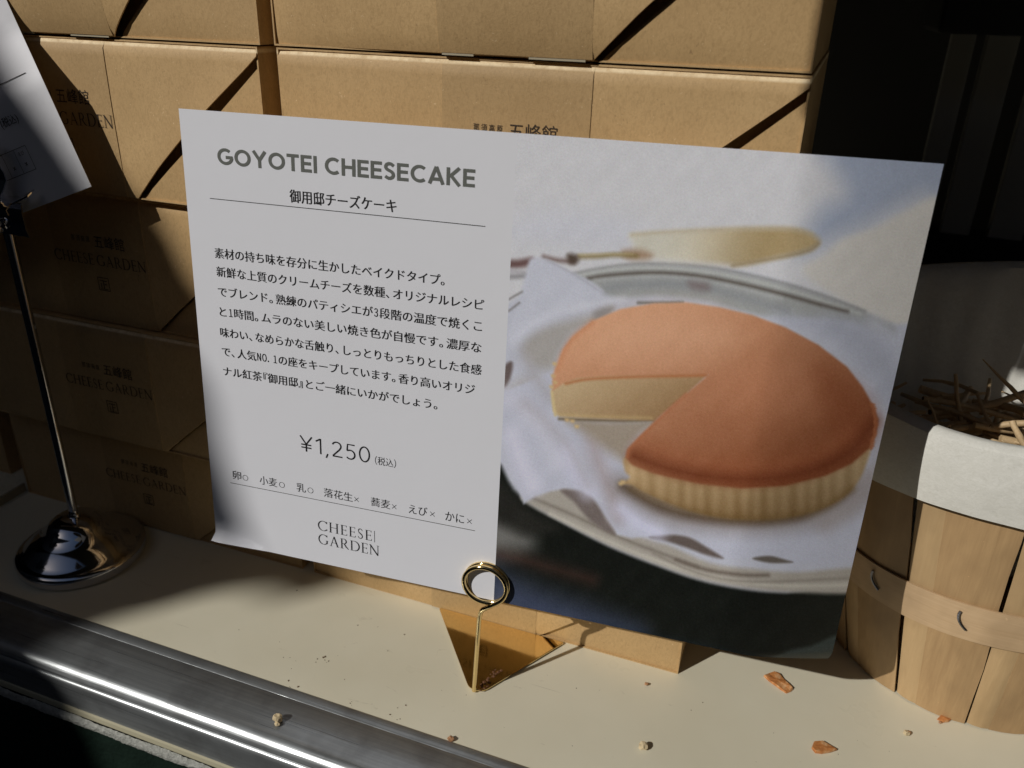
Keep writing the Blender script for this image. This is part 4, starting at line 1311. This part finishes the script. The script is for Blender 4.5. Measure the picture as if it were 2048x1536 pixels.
crumb((-0.0339, 0.2864, 0), 0.0021, 1, M_crumb, 'round pale crumb below and right of the brass clip')
crumb((-0.1990, 0.2352, 0.0013), 0.0023, 2, M_crumb, 'largest yellowish crumb sitting on the metal counter edge')
crumb((-0.1975, 0.2330, 0.0013), 0.0012, 22, M_crumb, 'small crumb stuck to the largest one on the metal counter edge')
crumb((-0.1187, 0.2568, 0), 0.0014, 3, M_crumb2, 'brown crumb just behind the metal edge, below the brass clip')
crumb((-0.0407, 0.3261, 0), 0.0010, 4, M_crumb2, 'tiny brown crumb in front of the lit bottom box corner')
crumb((0.0825, 0.3421, 0), 0.0014, 5, M_crumb, 'small pale crumb in front of the basket foot')
crumb((0.0838, 0.3432, 0), 0.0009, 6, M_crumb2, 'tiny dark crumb touching the pale one in front of the basket')
crumb((0.0985, 0.3560, 0), 0.0008, 7, M_crumb2, 'tiny crumb beside the small flake at the basket foot')
# dried residue on the brass foot beside the stem
rd = random.Random(9)
vs_, fs_ = [], []
for k in range(26):
    t = k / 25
    x = -0.1175 + 0.0035 * t + rd.uniform(-.0016, .0016); y = 0.2895 + 0.0165 * t + rd.uniform(-.001, .001)
    r = rd.uniform(.0004, .0011); b = len(vs_)
    for i in range(6):
        a = i * math.pi / 3 + rd.uniform(-.2, .2); vs_.append((x + r * math.cos(a), y + r * math.sin(a), 0.0017))
    vs_.append((x, y, 0.0017 + r * .45))
    for i in range(6): fs_.append((b + i, b + (i + 1) % 6, b + 6))
o = obj('crumb_residue', mesh('crumb_residue', [Vector(p) - hb for p in vs_], fs_), mat('brown_residue', (0.16, 0.07, 0.03), .6), clip)
# specks too small to count
rd = random.Random(21)
vs_, fs_ = [], []
spots = [(-0.2024, 0.2769), (-0.2065, 0.2577), (-0.1748, 0.2572), (-0.1495, 0.2597), (-0.2000, 0.2790), (-0.2180, 0.2740)]
for k in range(60):
    x, y = (spots[k % 6][0] + rd.uniform(-.004, .004), spots[k % 6][1] + rd.uniform(-.0015, .003)) if k < 22 else (rd.uniform(-0.26, 0.12), rd.uniform(0.258, 0.335))
    if y > 0.335 and x < 0: continue
    r = rd.choice([.00018, .00025, .00035, .0005]) * (1.3 if k < 12 else 1); b = len(vs_)
    for i in range(5):
        a = i * 1.2566 + rd.uniform(-.4, .4); rr = r * rd.uniform(.6, 1.3); vs_.append((x + rr * math.cos(a), y + rr * math.sin(a), 0.0001))
    vs_.append((x, y, r * .8))
    for i in range(5): fs_.append((b + i, b + (i + 1) % 5, b + 5))
o = obj('crumb_specks', mesh('crumb_specks', vs_, fs_), mat('dark_speck', (0.16, 0.11, 0.06), .9)); tag(o, 'fine crumb specks scattered over the cream counter', 'crumbs', None, 'stuff')

# ------------------------------------------------------------------ dark interior of the stall behind
rk = empty('storage_rack', (0.12, 0.90, 0))
tag(rk, 'charcoal slatted rack standing in deep shade behind the basket', 'rack')
for (x, w) in ((-0.024, 0.020), (0.008, 0.026), (0.052, 0.030), (0.090, 0.026)):
    o = obj('upright', box_mesh('upright', (x - w / 2, 0, 0.0), (x + w / 2, 0.012, 0.42), 0.001), M_dark2, rk)
o = obj('base_rail', box_mesh('base_rail', (-0.2, -0.02, 0.0), (0.25, 0.03, 0.12), 0.002), M_black, rk)
bx = obj('black_crate', box_mesh('black_crate', (-0.0, 0, 0), (0.26, 0.16, 0.16), 0.004), M_black, None, (0.066, 0.82, 0.300))
tag(bx, 'black crate on the rack in the dark, top right corner', 'crate')
pr = empty('dark_tray', (0.10, 0.62, 0.0))
tag(pr, 'dark low tray behind the basket with a few brown scraps', 'tray')
obj('tray_base', box_mesh('tray_base', (-0.16, 0, 0.0), (0.30, 0.14, 0.125), 0.004), M_dark, pr)

# ------------------------------------------------------------------ cloth added out of frame, cut to shade the left side
SHADE_EDGE = [(-0.3010, 0.2190, -0.12), (-0.3065, 0.2224, -0.05), (-0.3170, 0.2207, -0.031), (-0.3208, 0.2197, -0.008), (-0.3395, 0.2365, 0.0), (-0.3275, 0.2605, 0.0),
    (-0.3112, 0.2748, 0.0), (-0.2946, 0.2970, 0.0), (-0.2714, 0.3135, 0.0), (-0.2489, 0.3103, 0.0), (-0.2284, 0.3314, 0.0), (-0.2208, 0.3436, 0.0),
    (-0.2372, 0.2790, 0.0629), (-0.2434, 0.2795, 0.0751), (-0.2462, 0.2803, 0.0882), (-0.2497, 0.2809, 0.1007), (-0.2545, 0.2818, 0.1172), (-0.2561, 0.2834, 0.1401),
    (-0.262, 0.2850, 0.155), (-0.2949, 0.3260, 0.1806), (-0.2990, 0.3260, 0.1933), (-0.3036, 0.3260, 0.2031), (-0.3307, 0.3010, 0.2336), (-0.3393, 0.3010, 0.2479),
    (-0.3511, 0.2990, 0.2642), (-0.3640, 0.2930, 0.2800), (-0.42, 0.29, 0.33), (-0.60, 0.29, 0.42)]
HD = -2.1
rows_ = []
for p in SHADE_EDGE:
    P = Vector(p)
    s = (HD - (P.x * AZ.x + P.y * AZ.y)) / (SUN.x * AZ.x + SUN.y * AZ.y)
    rows_.append(P + SUN * s)
rows_ = [rows_[0] + Vector((0, 0, -0.25))] + rows_
side_ = Vector((AZ.y, -AZ.x, 0))
g = []
for P in rows_:
    far = 1.1
    g.append([P - side_ * far * i / 10 + AZ * 0.012 * math.sin(i * 1.1) * min(1, i) for i in range(11)])
bn = obj('shade_cloth', shell('shade_cloth', g, None, 0.002), M_canvas)
tag(bn, 'added dark shade cloth, unseen outside the picture, its soft shadow falls on the left boxes', 'light blocker')

ol = [(-0.0100, 0.2805), (0.0450, 0.2805), (0.0500, 0.2330), (0.40, 0.2330), (0.40, 0.52), (-0.0100, 0.52)]  # unseen board added, outline shaped to keep sun off the basket's inside
n = len(ol)
sb = obj('shade_board', mesh('shade_board', [(x, 0, z) for x, z in ol] + [(x, 0.004, z) for x, z in ol],
         [tuple(range(n)), tuple(range(2 * n - 1, n - 1, -1))] + [(i, n + i, n + (i + 1) % n, (i + 1) % n) for i in range(n)]), M_canvas)
k = -0.34 / SUN.y
sb.location = (SUN.x * k, 0.3207 + SUN.y * k, SUN.z * k)
tag(sb, 'added dark shade board above the counter, outside the picture, shading the inside of the basket', 'sign')
for (x, y, r) in ((-0.012, 0.01, 0.005), (0.012, 0.02, 0.004), (0.03, 0.012, 0.006)):
    rd = random.Random(int(x * 1000) + 50)
    o = obj('scrap', mesh('scrap', [(x + r * math.cos(a) * rd.uniform(.6, 1.2), y + r * .8 * math.sin(a), 0.1262 + rd.uniform(0, .002)) for a in (0, 1.1, 2.3, 3.4, 4.4, 5.4)], [(0, 1, 2, 3, 4, 5)]), M_kraft, pr)
